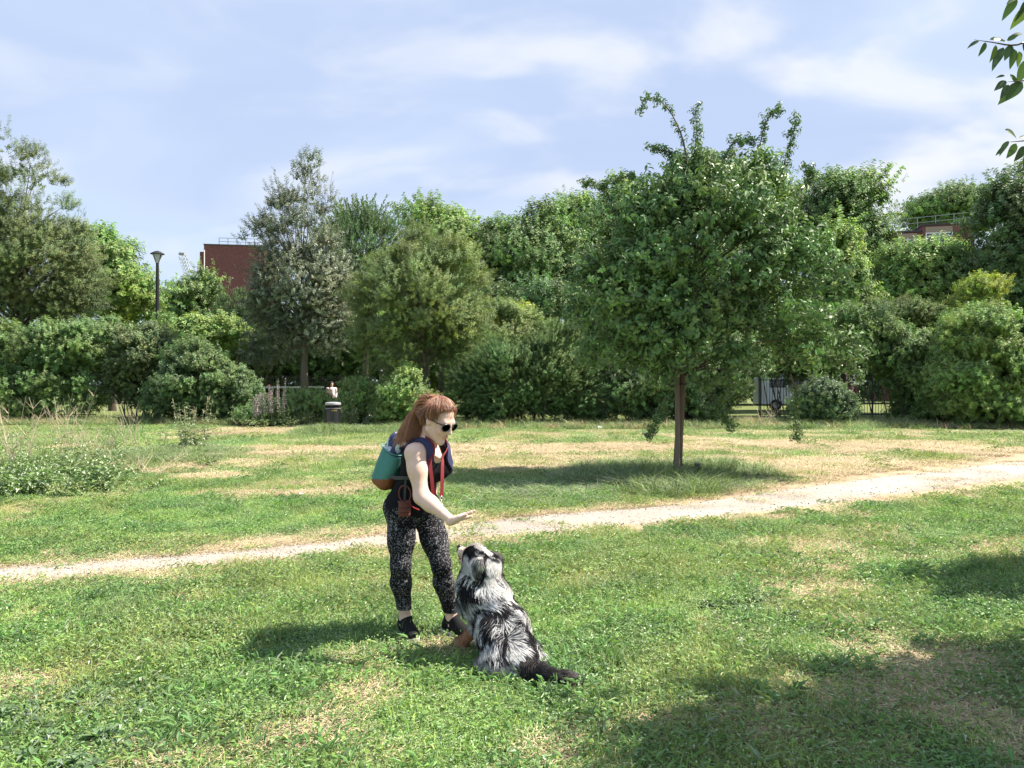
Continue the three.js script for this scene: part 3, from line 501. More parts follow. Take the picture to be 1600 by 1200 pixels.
// ---------------------------------------------------------------- buildings, crane, lamp, railings, bin
const brickTex = (() => { const t = noiseTexture(512, (i, j, s) => { const row = Math.floor(j / 16), x = (i + (row % 2) * 24) % 512, jm = j % 16 < 2, jv = x % 48 < 3, n = hash3(Math.floor(x / 48), row, 5), m = noise(i * 0.2, j * 0.2, 3); return jm || jv ? [0.45, 0.38, 0.36] : [0.41 + 0.09 * n + 0.05 * m, 0.245 + 0.06 * n + 0.03 * m, 0.235 + 0.05 * n + 0.03 * m]; }); t.repeat.set(1 / 2.2, 1 / 2.4); t.colorSpace = THREE.SRGBColorSpace; return t; })();
const brickMat = new THREE.MeshStandardMaterial({ map: brickTex, roughness: 0.95 });
function wallBox(w, h, d) {                                  // a box with uv in metres
  const g = new THREE.BoxGeometry(w, h, d), p = g.attributes.position, n = g.attributes.normal, uv = g.attributes.uv;
  for (let k = 0; k < p.count; k++) uv.setXY(k, Math.abs(n.getX(k)) > 0.5 ? p.getZ(k) : p.getX(k), Math.abs(n.getY(k)) > 0.5 ? p.getZ(k) : p.getY(k)); return g;
}
const white = mat([0.78, 0.78, 0.76], { roughness: 0.5 }), grey = mat([0.30, 0.31, 0.32], { roughness: 0.6 }), iron = mat([0.014, 0.015, 0.016], { roughness: 0.5 }), concrete = mat([0.36, 0.34, 0.30]), glass = mat([0.02, 0.025, 0.03], { roughness: 0.06, clearcoat: 1, clearcoatRoughness: 0.03 });
function railing(parent, a, b, n, h) {
  for (let k = 0; k <= n; k++) { const p = a.clone().lerp(b, k / n); part('railing_post', new MB().bar(p, p.clone().add(V3(0, h, 0)), 0.06, 0.06).build(), grey, parent); }
  for (const y of [0.5, 1]) part('rail', new MB().bar(a.clone().add(V3(0, h * y, 0)), b.clone().add(V3(0, h * y, 0)), 0.05, 0.05).build(), grey, parent);
}
{ // blank brick end wall behind the lamp
  const Z = 92, b = at(366, 600, Z); b.y = 0; const g = thing('brick_building', 'blank windowless dark red brick end wall with roof railing beside the far trees', 'building', [b.x, 0, b.z]); g.rotation.y = 0.16;
  const H = at(0, 384, Z).y, w = 6.9;
  part('wall', wallBox(w, H, 9).translate(0, H / 2, -4.5), brickMat, g);
  part('side_pier', wallBox(0.62, H - 0.7, 7).translate(-w / 2 - 0.312, (H - 0.7) / 2, -4.2), brickMat, g);
  part('coping', new THREE.BoxGeometry(w + 0.1, 0.14, 9.1).translate(0, H + 0.07, -4.5), mat([0.10, 0.075, 0.07]), g);
  part('downpipe', new MB().tube([V3(-w / 2 + 0.06, 0.2, 0.08), V3(-w / 2 + 0.06, H - 0.6, 0.08)], 0.06, 8).build(), white, g, 'pale drainpipe');
  part('ledge', new THREE.BoxGeometry(3.2, 0.9, 2).translate(-w / 2 - 0.6, at(0, 484, Z).y - 0.4, 1.1), concrete, g, 'low concrete ledge');
  railing(g, V3(-w / 2 + 1.6, H + 0.14, -0.6), V3(w / 2 - 0.2, H + 0.14, -0.6), 5, 0.85);
}
{ // flats with roof railings
  const Z = 72, b = at(1457, 600, Z); b.y = 0; const g = thing('brick_flats', 'brick block with white windows and roof railings rising over the yellow green tree', 'building', [b.x, 0, b.z]); g.rotation.y = -0.22;
  const H = at(0, 352, Z).y;
  part('wall', wallBox(4.4, H, 7).translate(1.35, H / 2, -3.5), brickMat, g); part('wall', wallBox(3.4, H - 0.55, 6.6).translate(-2.56, (H - 0.55) / 2, -3.5), brickMat, g);
  part('coping', new THREE.BoxGeometry(4.6, 0.16, 7.2).translate(1.35, H + 0.08, -3.5), mat([0.06, 0.06, 0.06]), g); part('coping', new THREE.BoxGeometry(3.5, 0.16, 6.8).translate(-2.66, H - 0.47, -3.5), mat([0.06, 0.06, 0.06]), g);
  for (const [x, w, y0] of [[0.55, 2.3, H], [-2.2, 1.7, H - 0.55]]) for (let s = 0; s < 3; s++) {
    const y = y0 - s * 2.8;
    part('panel', new THREE.BoxGeometry(w, 0.55, 0.04).translate(x, y - 0.42, 0.03), mat([0.33, 0.25, 0.19]), g, 'buff spandrel panel');
    const win = part('window', new THREE.BoxGeometry(w, 1.25, 0.03).translate(x, y - 1.35, 0.02), glass, g, 'white framed window');
    const f = new MB(); for (const yy of [-0.74, -1.96]) f.box(x, y + yy, 0.06, w, 0.09, 0.07); for (const u of [-0.5, 0, 0.5]) f.box(x + u * (w - 0.09), y - 1.35, 0.06, 0.09, 1.13, 0.07); f.box(x, y - 1.05, 0.06, w, 0.06, 0.06); part('frame', f.build(), white, win);
  }
  railing(g, V3(-4.3, H - 0.35, -0.4), V3(3.5, H + 0.16, -0.4), 5, 1.0);
}
{ // far crane jib
  const Z = 330, g = thing('tower_crane', 'distant pale lattice crane jib leaning over the far treetops', 'crane', at(306, 600, Z).setY(0).toArray());
  const B = V3(g.position.x, 0, g.position.z), a = at(304, 462, Z).sub(B), c = at(285, 400, Z).sub(B), d = V3().subVectors(c, a).normalize(), s = V3(d.y, -d.x, 0), m = new MB(), N = 12, cg = [1, 1, 1];
  const P = (k, e, f) => a.clone().lerp(c, k / N).addScaledVector(s, e * 1.1).add(V3(0, 0, f * 1.1));
  for (const [e, f] of [[-1, -1], [1, -1], [-1, 1], [1, 1]]) m.bar(P(0, e, f), P(N, e, f), 0.22, 0.22);
  for (let k = 0; k < N; k++) for (const f of [-1, 1]) { m.bar(P(k, -1, f), P(k + 1, 1, f), 0.13, 0.13); m.bar(P(k, 1, f), P(k, -1, f), 0.13, 0.13); }
  part('jib', m.build(), mat([0.55, 0.57, 0.60]), g);
  part('jib_head', new MB().box(c.x, c.y + 0.8, c.z, 2.4, 0.9, 2.0).box(c.x - 0.9, c.y + 1.2, c.z, 0.3, 1.2, 0.3).build(), grey, g);
  part('stay_cable', new MB().bar(c.clone().add(V3(1.2, 0, 0)), a.clone().add(V3(7, 1, 0)), 0.16, 0.16).build(), grey, g);
  part('mast', new MB().bar(V3(a.x, 0, a.z), a, 1.6, 1.6).build(), mat([0.5, 0.52, 0.55]), g);
}
{ // park lamp
  const Z = 38, b = at(246, 600, Z), g = thing('lamp_post', 'tall black park lamp post with tapered glass lantern and wide cap', 'lamp post', [b.x, 0, b.z]), y = (py) => at(0, py, Z).y;
  const L = (pts, seg = 20) => new THREE.LatheGeometry(pts.map(([r, h]) => new THREE.Vector2(r, h)), seg);
  part('pole', L([[0, 0], [0.16, 0], [0.16, 0.9], [0.10, 1.0], [0.085, y(440)], [0.07, y(413)], [0.075, y(411)], [0, y(411)]]), iron, g);
  const lan = part('lantern', L([[0.075, y(411)], [0.09, y(411) + 0.02], [0.23, y(398)], [0.23, y(397.5)]]), mat([0.86, 0.88, 0.90], { transmission: 0.55, roughness: 0.9, thickness: 0, side: THREE.DoubleSide }), g, 'tapered milky glass lantern');
  const fr = new MB(); for (let k = 0; k < 4; k++) { const a = k * Math.PI / 2 + 0.4; fr.bar(V3(0.085 * Math.cos(a), y(411), 0.085 * Math.sin(a)), V3(0.24 * Math.cos(a), y(398), 0.24 * Math.sin(a)), 0.022, 0.022); } part('lantern_frame', fr.build(), iron, lan);
  part('lantern_cap', L([[0, y(397.2)], [0.33, y(397.2)], [0.33, y(396.4)], [0.16, y(393.2)], [0.05, y(392)], [0, y(391.6)]]), iron, g, 'wide black cap');
}
// railings: each upright is its own piece
function fence(label, px0, px1, Z, h, y0 = 0) {
  const a = at(px0, 600, Z).setY(y0), b = at(px1, 600, Z).setY(y0), g = thing('park_railings', label, 'railings', [a.x, y0, a.z], 'iron park railings'), len = b.x - a.x, n = Math.round(len / 0.135);
  const pick = new MB().tube([V3(0, 0, 0), V3(0, h - 0.1, 0), V3(0, h - 0.06, 0), V3(0, h, 0)], [0.011, 0.011, 0.017, 0.001], 6).build(), post = new MB().box(0, h / 2 + 0.06, 0, 0.06, h + 0.12, 0.06).geo(new THREE.SphereGeometry(0.055, 10, 8), new THREE.Matrix4().setPosition(0, h + 0.16, 0)).build();
  for (let k = 0; k <= n; k++) { const p = part('picket', pick, iron, g); p.position.x = len * k / n; }
  for (let x = 0.06; x < len; x += 2.7) { const p = part('post', post, iron, g); p.position.set(x, 0, 0.045); }
  for (const y of [0.14, h - 0.2]) part('rail', new THREE.BoxGeometry(len, 0.045, 0.014).translate(len / 2, y, 0.022), iron, g);
}
fence('black iron railings behind the white flower spikes and the litter bin', 395, 585, 40, 2.05);
fence('black iron railings in the gap beside the young glossy tree', 1185, 1425, 37, 2.0);
fence('black iron railings under the big hedge shrub', -10, 150, 37, 1.9);
{ // gate post with ball finial
  const Z = 40, b = at(568, 600, Z), g = thing('gate_post', 'dark gate post with ball finial at the end of the railings', 'post', [b.x + 0.9, 0, b.z]);
  part('shaft', new MB().box(0, 1.05, 0, 0.14, 2.1, 0.14).build(), iron, g); part('finial', new THREE.SphereGeometry(0.12, 14, 10).translate(0, 2.24, 0), iron, g);
}
{ // litter bin
  const Z = 27.6, b = at(520.5, 600, Z), g = thing('litter_bin', 'black round litter bin with grey lid and gold marks beside the worn path', 'litter bin', [b.x, 0, b.z]);
  const L = (pts, seg = 28) => new THREE.LatheGeometry(pts.map(([r, h]) => new THREE.Vector2(r, h)), seg), R = 0.265;
  part('base', L([[0, 0], [R * 0.93, 0], [R * 0.93, 0.05], [0, 0.05]]), mat([0.05, 0.05, 0.05]), g);
  part('bin_body', L([[0, 0.05], [R * 0.95, 0.05], [R, 0.08], [R, 0.68], [R * 0.985, 0.70], [0, 0.70]]), mat([0.012, 0.013, 0.016], { roughness: 0.4, clearcoat: 0.4, clearcoatRoughness: 0.3 }), g);
  part('band', L([[R * 0.99, 0.705], [R * 1.04, 0.705], [R * 1.04, 0.745], [R * 0.99, 0.745]]), mat([0.16, 0.16, 0.17], { roughness: 0.5 }), g, 'grey rim band');
  part('opening', L([[R * 0.92, 0.745], [R * 0.92, 0.86], [0, 0.86]]), mat([0.006, 0.006, 0.007]), g, 'dark open slot');
  const ps = new MB(); for (let k = 0; k < 6; k++) { const a = k * Math.PI / 3 + 0.5; ps.box(R * 0.95 * Math.cos(a), 0.80, R * 0.95 * Math.sin(a), 0.05, 0.12, 0.05, [1, 1, 1], -a); } part('slot_post', ps.build(), iron, g);
  part('lid', L([[0, 0.845], [R * 1.05, 0.845], [R * 1.06, 0.86], [R * 1.06, 0.915], [R * 1.0, 0.935], [R * 0.5, 0.955], [0, 0.96]]), mat([0.30, 0.31, 0.33], { roughness: 0.45 }), g, 'pale grey lid');
  const gold = mat([0.55, 0.36, 0.08], { roughness: 0.5, metalness: 0.3 }); for (const a of [0.95, 1.2, 1.45]) { const m = part('gold_mark', new THREE.BoxGeometry(0.034, 0.045, 0.006), gold, g); m.position.set(R * 1.0 * Math.cos(a), 0.655, R * 1.01 * Math.sin(a)); m.rotation.y = Math.PI / 2 - a; }
}
top('paved_slab', new THREE.BoxGeometry(2.6, 0.08, 3.4).translate(...at(612, 600, 38).setY(0.0).toArray()), mat([0.50, 0.50, 0.50]), 'pale paved strip by the gate behind the litter bin', 'pavement', null, 'structure');
top('low_wall', new THREE.BoxGeometry(3.4, 0.10, 0.25).translate(...at(458, 600, 43).setY(1.42).toArray()), mat([0.62, 0.62, 0.60]), 'pale board glimpsed through the railings behind the white flower spikes', 'board');
{ const b = at(1240, 600, 47), g = thing('pale_van', 'pale grey van glimpsed through the railings beside the young glossy tree', 'van', [b.x, 0, b.z]);
  part('van_body', new MB().box(0, 1.15, 0, 4.4, 1.5, 1.8).box(-0.5, 2.05, 0, 3.2, 0.35, 1.6).build(), mat([0.60, 0.62, 0.66], { roughness: 0.3, clearcoat: 0.6 }), g);
  for (const x of [-1.3, -0.2, 0.9]) part('window', new THREE.BoxGeometry(0.9, 0.45, 0.03).translate(x, 1.62, 0.91), glass, g);
  for (const x of [-1.4, 1.4]) { const t = part('wheel', new THREE.CylinderGeometry(0.34, 0.34, 0.22, 20).rotateX(Math.PI / 2).translate(x, 0.34, 0.82), mat([0.02, 0.02, 0.02]), g); part('rim', new THREE.CylinderGeometry(0.19, 0.19, 0.23, 16).rotateX(Math.PI / 2).translate(x, 0.34, 0.83), grey, t); } }
// stakes tied to the two young trees, stump, scraps
function stake(label, px, Z, dx, h) {
  const b = at(px, 600, Z), g = thing('tree_stake', label, 'stake', [b.x + dx, gh(b.x, -Z), b.z + 0.09], 'wooden tree stakes');
  part('pole', new MB().tube([V3(0, -0.05, 0), V3(0.005, h * 0.5, 0), V3(0, h, 0)], [0.046, 0.045, 0.044], 9).build(), mat([0.19, 0.15, 0.115]), g);
  part('tie', new THREE.TorusGeometry(0.075, 0.014, 6, 16).scale(1.6, 1, 1).rotateX(Math.PI / 2).translate(-dx * 0.5, h - 0.12, -0.05), mat([0.03, 0.03, 0.03]), g, 'black rubber tie');
}
stake('round wooden stake tied against the young glossy tree', 1063, 13.6, -0.075, 1.72);
stake('wooden stake tied against the round headed olive green tree', 662, 31, 0.2, 2.3);
{ const b = at(1089, 600, 13.3), g = thing('stump', 'short weathered wooden stub in the long grass beside the young glossy tree', 'stump', [b.x, gh(b.x, b.z), b.z]);
  part('stub', new MB().tube([V3(0, -0.03, 0), V3(0.005, 0.12, 0), V3(0.012, 0.23, 0.0)], [0.06, 0.052, 0.05], 10).build(), mat([0.085, 0.07, 0.06]), g); part('cut_face', new THREE.CylinderGeometry(0.046, 0.05, 0.012, 12).translate(0.012, 0.236, 0), mat([0.30, 0.25, 0.2]), g); }
for (const [px, py, s, l] of [[938, 672, 0.16, 'crumpled white paper scrap on the grass before the very dark shrub'], [470, 776, 0.05, 'tiny white scrap on the grass beyond the gravel path'], [1157, 1006, 0.03, 'small pale dry leaf on the lawn past the dog']]) {
  const [x, z] = groundAt(px, py), g0 = new THREE.PlaneGeometry(s, s, 5, 5), P = g0.attributes.position, r = rng(px); for (let k = 0; k < P.count; k++) P.setZ(k, (r() - 0.5) * s * 0.7); g0.rotateX(-1.1); g0.computeVertexNormals(); g0.translate(x, s * 0.35 + 0.02, z);
  top('paper_scrap', g0, mat([0.72, 0.73, 0.76], { side: THREE.DoubleSide }), l, 'scrap');
}

// ---------------------------------------------------------------- smooth bodies: distance fields meshed with surface nets
const cap = (a, b, ra, rb, flat = null, k = 1) => {                 // tapered limb; flat = direction in which it is squeezed k times
  const ax = a.x, ay = a.y, az = a.z, bx = b.x - ax, by = b.y - ay, bz = b.z - az, bb = bx * bx + by * by + bz * bz;
  return (x, y, z) => {
    let px = x - ax, py = y - ay, pz = z - az; const t = clamp((px * bx + py * by + pz * bz) / bb);
    px -= t * bx; py -= t * by; pz -= t * bz;
    if (flat) { const f = (px * flat.x + py * flat.y + pz * flat.z) * (k - 1); px += flat.x * f; py += flat.y * f; pz += flat.z * f; }
    return Math.sqrt(px * px + py * py + pz * pz) - (ra + (rb - ra) * t);
  };
};
const ell = (c, X, Y, Z, rx, ry, rz) => (x, y, z) => {              // ellipsoid with its own axes
  const px = x - c.x, py = y - c.y, pz = z - c.z, a = px * X.x + py * X.y + pz * X.z, b = px * Y.x + py * Y.y + pz * Y.z, d = px * Z.x + py * Z.y + pz * Z.z;
  const k0 = Math.hypot(a / rx, b / ry, d / rz), k1 = Math.hypot(a / (rx * rx), b / (ry * ry), d / (rz * rz));
  return k1 < 1e-9 ? -Math.min(rx, ry, rz) : k0 * (k0 - 1) / k1;
};
const ball = (c, r) => (x, y, z) => Math.hypot(x - c.x, y - c.y, z - c.z) - r;
const smin = (a, b, k) => { const h = Math.max(k - Math.abs(a - b), 0) / k; return Math.min(a, b) - h * h * k * 0.25; };
const blend = (k, ...f) => (x, y, z) => { let d = f[0](x, y, z); for (let i = 1; i < f.length; i++) d = smin(d, f[i](x, y, z), k); return d; };
const join = (...f) => (x, y, z) => { let d = f[0](x, y, z); for (let i = 1; i < f.length; i++) d = Math.min(d, f[i](x, y, z)); return d; };
const cutBy = (f, ...c) => (x, y, z) => { let d = f(x, y, z); for (const g of c) d = Math.max(d, g(x, y, z)); return d; };
const grow = (f, r) => (x, y, z) => f(x, y, z) - r;
const half = (p, n) => (x, y, z) => (x - p.x) * n.x + (y - p.y) * n.y + (z - p.z) * n.z;   // keeps the side n points away from
function nets(f, lo, hi, cell, color) {
  const nx = Math.ceil((hi.x - lo.x) / cell) + 1, ny = Math.ceil((hi.y - lo.y) / cell) + 1, nz = Math.ceil((hi.z - lo.z) / cell) + 1, S = new Float32Array(nx * ny * nz), I = new Int32Array(nx * ny * nz).fill(-1);
  const id = (i, j, k) => (k * ny + j) * nx + i, B = 4;
  // coarse blocks far from the surface are skipped
  for (let k0 = 0; k0 < nz; k0 += B) for (let j0 = 0; j0 < ny; j0 += B) for (let i0 = 0; i0 < nx; i0 += B) {
    const d = f(lo.x + (i0 + B / 2) * cell, lo.y + (j0 + B / 2) * cell, lo.z + (k0 + B / 2) * cell), far = Math.abs(d) > cell * B * 1.6;
    for (let k = k0; k < Math.min(nz, k0 + B); k++) for (let j = j0; j < Math.min(ny, j0 + B); j++) for (let i = i0; i < Math.min(nx, i0 + B); i++) S[id(i, j, k)] = far ? d : f(lo.x + i * cell, lo.y + j * cell, lo.z + k * cell);
  }
  const P = [], N = [], Cc = [], X = [], E = [[0, 1], [2, 3], [4, 5], [6, 7], [0, 2], [1, 3], [4, 6], [5, 7], [0, 4], [1, 5], [2, 6], [3, 7]], e = cell * 0.5;
  for (let k = 0; k < nz - 1; k++) for (let j = 0; j < ny - 1; j++) for (let i = 0; i < nx - 1; i++) {
    if (Math.abs(S[id(i, j, k)]) > cell * 2.5) continue;
    const v = [0, 1, 2, 3, 4, 5, 6, 7].map((c) => S[id(i + (c & 1), j + ((c >> 1) & 1), k + (c >> 2))]);
    let neg = 0; for (const q of v) if (q < 0) neg++;
    if (neg === 0 || neg === 8) continue;
    let x = 0, y = 0, z = 0, m = 0;
    for (const [a, b] of E) if ((v[a] < 0) !== (v[b] < 0)) { const t = v[a] / (v[a] - v[b]); x += lerp(a & 1, b & 1, t); y += lerp((a >> 1) & 1, (b >> 1) & 1, t); z += lerp(a >> 2, b >> 2, t); m++; }
    const wx = lo.x + (i + x / m) * cell, wy = lo.y + (j + y / m) * cell, wz = lo.z + (k + z / m) * cell;
    I[id(i, j, k)] = P.length / 3; P.push(wx, wy, wz);
    const gx = f(wx + e, wy, wz) - f(wx - e, wy, wz), gy = f(wx, wy + e, wz) - f(wx, wy - e, wz), gz = f(wx, wy, wz + e) - f(wx, wy, wz - e), gl = Math.hypot(gx, gy, gz) || 1;
    N.push(gx / gl, gy / gl, gz / gl);
    if (color) Cc.push(...color(wx, wy, wz, gx / gl, gy / gl, gz / gl));
  }
  const quad = (a, b, c, d, flip) => { if (a < 0 || b < 0 || c < 0 || d < 0) return; flip ? X.push(a, c, b, a, d, c) : X.push(a, b, c, a, c, d); };
  for (let k = 1; k < nz - 1; k++) for (let j = 1; j < ny - 1; j++) for (let i = 1; i < nx - 1; i++) {
    const s = S[id(i, j, k)] < 0;
    if (s !== (S[id(i + 1, j, k)] < 0)) quad(I[id(i, j - 1, k - 1)], I[id(i, j, k - 1)], I[id(i, j, k)], I[id(i, j - 1, k)], !s);
    if (s !== (S[id(i, j + 1, k)] < 0)) quad(I[id(i - 1, j, k - 1)], I[id(i - 1, j, k)], I[id(i, j, k)], I[id(i, j, k - 1)], !s);
    if (s !== (S[id(i, j, k + 1)] < 0)) quad(I[id(i - 1, j - 1, k)], I[id(i, j - 1, k)], I[id(i, j, k)], I[id(i - 1, j, k)], !s);
  }
  const g = new THREE.BufferGeometry();
  g.setAttribute('position', new THREE.Float32BufferAttribute(P, 3)); g.setAttribute('normal', new THREE.Float32BufferAttribute(N, 3)); if (color) g.setAttribute('color', new THREE.Float32BufferAttribute(Cc, 3));
  g.setIndex(X); return g;
}
const around = (pts, m) => { const b = new THREE.Box3().setFromPoints(pts).expandByScalar(m); return [b.min, b.max]; };
// a flat band swept along points: width along side(k), thickness along the other direction
function band(pts, sides, w, t, c = [1, 1, 1]) {
  const b = new MB(), n = pts.length, rows = [];
  for (let k = 0; k < n; k++) {
    const d = V3().subVectors(pts[Math.min(k + 1, n - 1)], pts[Math.max(k - 1, 0)]).normalize(), s = sides[k].clone().addScaledVector(d, -sides[k].dot(d)).normalize(), u = V3().crossVectors(d, s).normalize();
    rows.push([[-1, -1], [1, -1], [1, 1], [-1, 1]].map(([a, e]) => pts[k].clone().addScaledVector(s, a * w / 2).addScaledVector(u, e * t / 2)).concat([s, u]));
  }
  const face = (a, b2, c2, d2, nn) => { const i = [a, b2, c2, d2].map((p) => b.v(p.x, p.y, p.z, nn.x, nn.y, nn.z, c)); b.i.push(i[0], i[1], i[2], i[0], i[2], i[3]); };
  for (let k = 0; k < n - 1; k++) { const A = rows[k], B = rows[k + 1]; face(A[0], A[1], B[1], B[0], A[5].clone().negate()); face(A[2], A[3], B[3], B[2], A[5]); face(A[1], A[2], B[2], B[1], A[4]); face(A[3], A[0], B[0], B[3], A[4].clone().negate()); }
  for (const [R, s] of [[rows[0], -1], [rows[n - 1], 1]]) { const nn = V3().crossVectors(R[4], R[5]).multiplyScalar(s); face(R[0], R[1], R[2], R[3], nn); }
  return b.build();
}

// ---------------------------------------------------------------- the woman
const woman = {};
{
  const O = V3(-0.56, 0, -4.88);                                     // between her feet
  const g = thing('person', 'woman in black vest and speckled leggings bending with flat hand held over the dog', 'person', [O.x, O.y, O.z]);
  const J = (px, py, z) => at(px, py, z).sub(O);
  const F = V3(0.77, 0, 0.64).normalize(), R = V3(-F.z, 0, F.x), U = V3(0, 1, 0);      // facing, her right, up
  // joints
  const hipR = J(628, 801, 4.86), hipL = J(667, 801, 4.98), kneeR = J(626, 884, 4.80), kneeL = J(690, 884, 4.84), ankR = J(634, 968, 4.90), ankL = J(707, 968, 4.90);
  const pelvis = J(645, 788, 4.92), waist = J(650, 752, 4.88), chest = J(662, 722, 4.80), neckB = J(675, 699, 4.73), shR = J(648, 708, 4.60), shL = J(690, 709, 4.89);
  const elR = J(659, 776, 4.55), wrR = J(706, 814, 4.42), elL = J(670, 768, 5.06), wrL = J(674, 822, 5.04);
  const TF = V3().subVectors(chest, pelvis).normalize(), lean = V3().copy(F).addScaledVector(TF, -F.dot(TF)).normalize();   // torso axis, torso front
  // head axes: looking down at the dog
  const hf = V3(0.74, -0.46, 0.50).normalize(), hs = V3().crossVectors(hf, U).normalize(), hu = V3().crossVectors(hs, hf).normalize(), hc = J(685, 656, 4.66);
  const H = (s, u, f) => hc.clone().addScaledVector(hs, s).addScaledVector(hu, u).addScaledVector(hf, f);
  const K = 1.08;                                                     // head scale
  const h = (s, u, f) => H(s * K, u * K, f * K);
  const skull = ell(h(0, 0.028, -0.012), hs, hu, hf, 0.073 * K, 0.088 * K, 0.094 * K);
  const headF = blend(0.022, skull, ell(h(0, -0.028, 0.026), hs, hu, hf, 0.060 * K, 0.085 * K, 0.064 * K), cap(h(0.048, -0.052, 0.0), h(0.008, -0.103, 0.068), 0.026 * K, 0.017 * K), cap(h(-0.048, -0.052, 0.0), h(-0.008, -0.103, 0.068), 0.026 * K, 0.017 * K),
    cap(h(-0.034, 0.022, 0.074), h(0.034, 0.022, 0.074), 0.013 * K, 0.013 * K), ball(h(0.036, -0.032, 0.066), 0.017 * K), ball(h(-0.036, -0.032, 0.066), 0.017 * K));
  const faceF = blend(0.010, headF, cap(h(0, 0.016, 0.088), h(0, -0.026, 0.108), 0.006 * K, 0.010 * K), ball(h(0.010, -0.029, 0.096), 0.007 * K), ball(h(-0.010, -0.029, 0.096), 0.007 * K), ell(h(0, -0.056, 0.087), hs, hu, hf, 0.021 * K, 0.0055 * K, 0.010 * K), ell(h(0, -0.068, 0.085), hs, hu, hf, 0.018 * K, 0.006 * K, 0.010 * K), ball(h(0, -0.101, 0.073), 0.015 * K),
    ...[1, -1].flatMap((s) => [ell(h(0.074 * s, -0.002, -0.004), hs, hu, V3().copy(hf), 0.011 * K, 0.032 * K, 0.019 * K)]));
  const earCut = join(...[1, -1].map((s) => ell(h(0.086 * s, 0.004, -0.002), hs, hu, hf, 0.008, 0.018, 0.010)));
  const headFinal = (x, y, z) => Math.max(faceF(x, y, z), -earCut(x, y, z));
  const neck = cap(h(0, -0.06, -0.032), neckB.clone().addScaledVector(TF, -0.02), 0.050, 0.058);
  const lerpV = (a, b, t) => a.clone().lerp(b, t);
  // limbs
  const leg = (hip, knee, ank, toe) => [cap(hip, lerpV(hip, knee, 0.55), 0.093, 0.074), cap(lerpV(hip, knee, 0.5), knee, 0.076, 0.054), cap(knee, lerpV(knee, ank, 0.32).addScaledVector(F, -0.014), 0.052, 0.056), cap(lerpV(knee, ank, 0.3).addScaledVector(F, -0.012), ank, 0.055, 0.034), cap(ank, ank.clone().add(V3(0, -0.045, 0)), 0.034, 0.032), cap(ank.clone().add(V3(0, -0.045, 0)).addScaledVector(toe, -0.02), ank.clone().add(V3(0, -0.058, 0)).addScaledVector(toe, 0.14), 0.032, 0.022)];
  const toeR = V3(0.42, 0, 0.9).normalize(), toeL = V3(0.72, 0, 0.70).normalize();
  const legR = leg(hipR, kneeR, ankR, toeR), legL = leg(hipL, kneeL, ankL, toeL);
  const bum = (hip) => ball(hip.clone().addScaledVector(F, -0.045).add(V3(0, 0.03, 0)), 0.084);
  const torso = [ell(pelvis, R, TF, lean, 0.172, 0.115, 0.125), bum(hipR), bum(hipL), cap(pelvis, waist, 0.115, 0.098, lean, 1.12), ell(lerpV(waist, pelvis, 0.15), R, TF, lean, 0.132, 0.13, 0.100), ell(chest, R, TF, lean, 0.150, 0.135, 0.105), ell(chest.clone().addScaledVector(TF, 0.06), R, TF, lean, 0.158, 0.075, 0.085),
    ball(chest.clone().addScaledVector(R, 0.068).addScaledVector(lean, 0.072).addScaledVector(TF, -0.012), 0.064), ball(chest.clone().addScaledVector(R, -0.068).addScaledVector(lean, 0.072).addScaledVector(TF, -0.012), 0.064)];
  const yoke = [cap(neckB, shR, 0.052, 0.05), cap(neckB, shL, 0.052, 0.05)];
  const arm = (s, e, w) => [cap(s, lerpV(s, e, 0.4), 0.058, 0.054), cap(lerpV(s, e, 0.35), e, 0.054, 0.043), cap(e, lerpV(e, w, 0.3), 0.044, 0.043), cap(lerpV(e, w, 0.28), w, 0.043, 0.025)];
  const armR = arm(shR, elR, wrR), armL = arm(shL, elL, wrL);
  // hands: axis along the fingers, palm normal, thumb side
  function hand(w, dir, palm, thumb, bend) {
    const d = dir.clone().normalize(), n = palm.clone().addScaledVector(d, -palm.dot(d)).normalize(), t = V3().crossVectors(d, n).normalize(); if (t.dot(thumb) < 0) t.negate();
    const p = (a, b, c) => w.clone().addScaledVector(d, a).addScaledVector(t, b).addScaledVector(n, c), out = [];
    const palmF = blend(0.016, cap(p(-0.01, 0, 0), p(0.02, 0, 0.002), 0.026, 0.024, n, 1.25), cap(p(0.03, 0.022, 0.002), p(0.078, 0.026, 0), 0.019, 0.013), cap(p(0.03, 0.006, 0.002), p(0.08, 0.008, 0), 0.019, 0.013), cap(p(0.03, -0.008, 0.002), p(0.077, -0.009, 0), 0.018, 0.012), cap(p(0.028, -0.02, 0.003), p(0.07, -0.026, 0), 0.017, 0.012));
    [[0.027, 0.078, 0.070, 0.03], [0.009, 0.081, 0.079, 0.01], [-0.009, 0.078, 0.073, -0.012], [-0.026, 0.070, 0.058, -0.05]].forEach(([b, a, len, spread], k) => {
      let q = p(a - 0.008, b, 0), dd = d.clone().addScaledVector(t, spread * 2).normalize(), r = [0.0088, 0.0088, 0.0084, 0.0074][k];
      for (let s = 0; s < 3; s++) { const l = len * [0.46, 0.30, 0.26][s], q2 = q.clone().addScaledVector(dd, l); out.push(cap(q, q2, r, r * 0.92)); q = q2; r *= 0.92; dd = dd.clone().addScaledVector(n, bend * (1 + 0.25 * k)).normalize(); }
    });
    let q = p(0.018, 0.024, 0.006), dd = d.clone().multiplyScalar(0.72).addScaledVector(t, 0.62).addScaledVector(n, 0.25).normalize(), r = 0.0125;
    for (let s = 0; s < 3; s++) { const q2 = q.clone().addScaledVector(dd, [0.032, 0.03, 0.024][s]); out.push(cap(q, q2, r, r * 0.86)); q = q2; r *= 0.86; dd = dd.clone().addScaledVector(d, 0.22).normalize(); }
    return blend(0.006, palmF, ...out);
  }
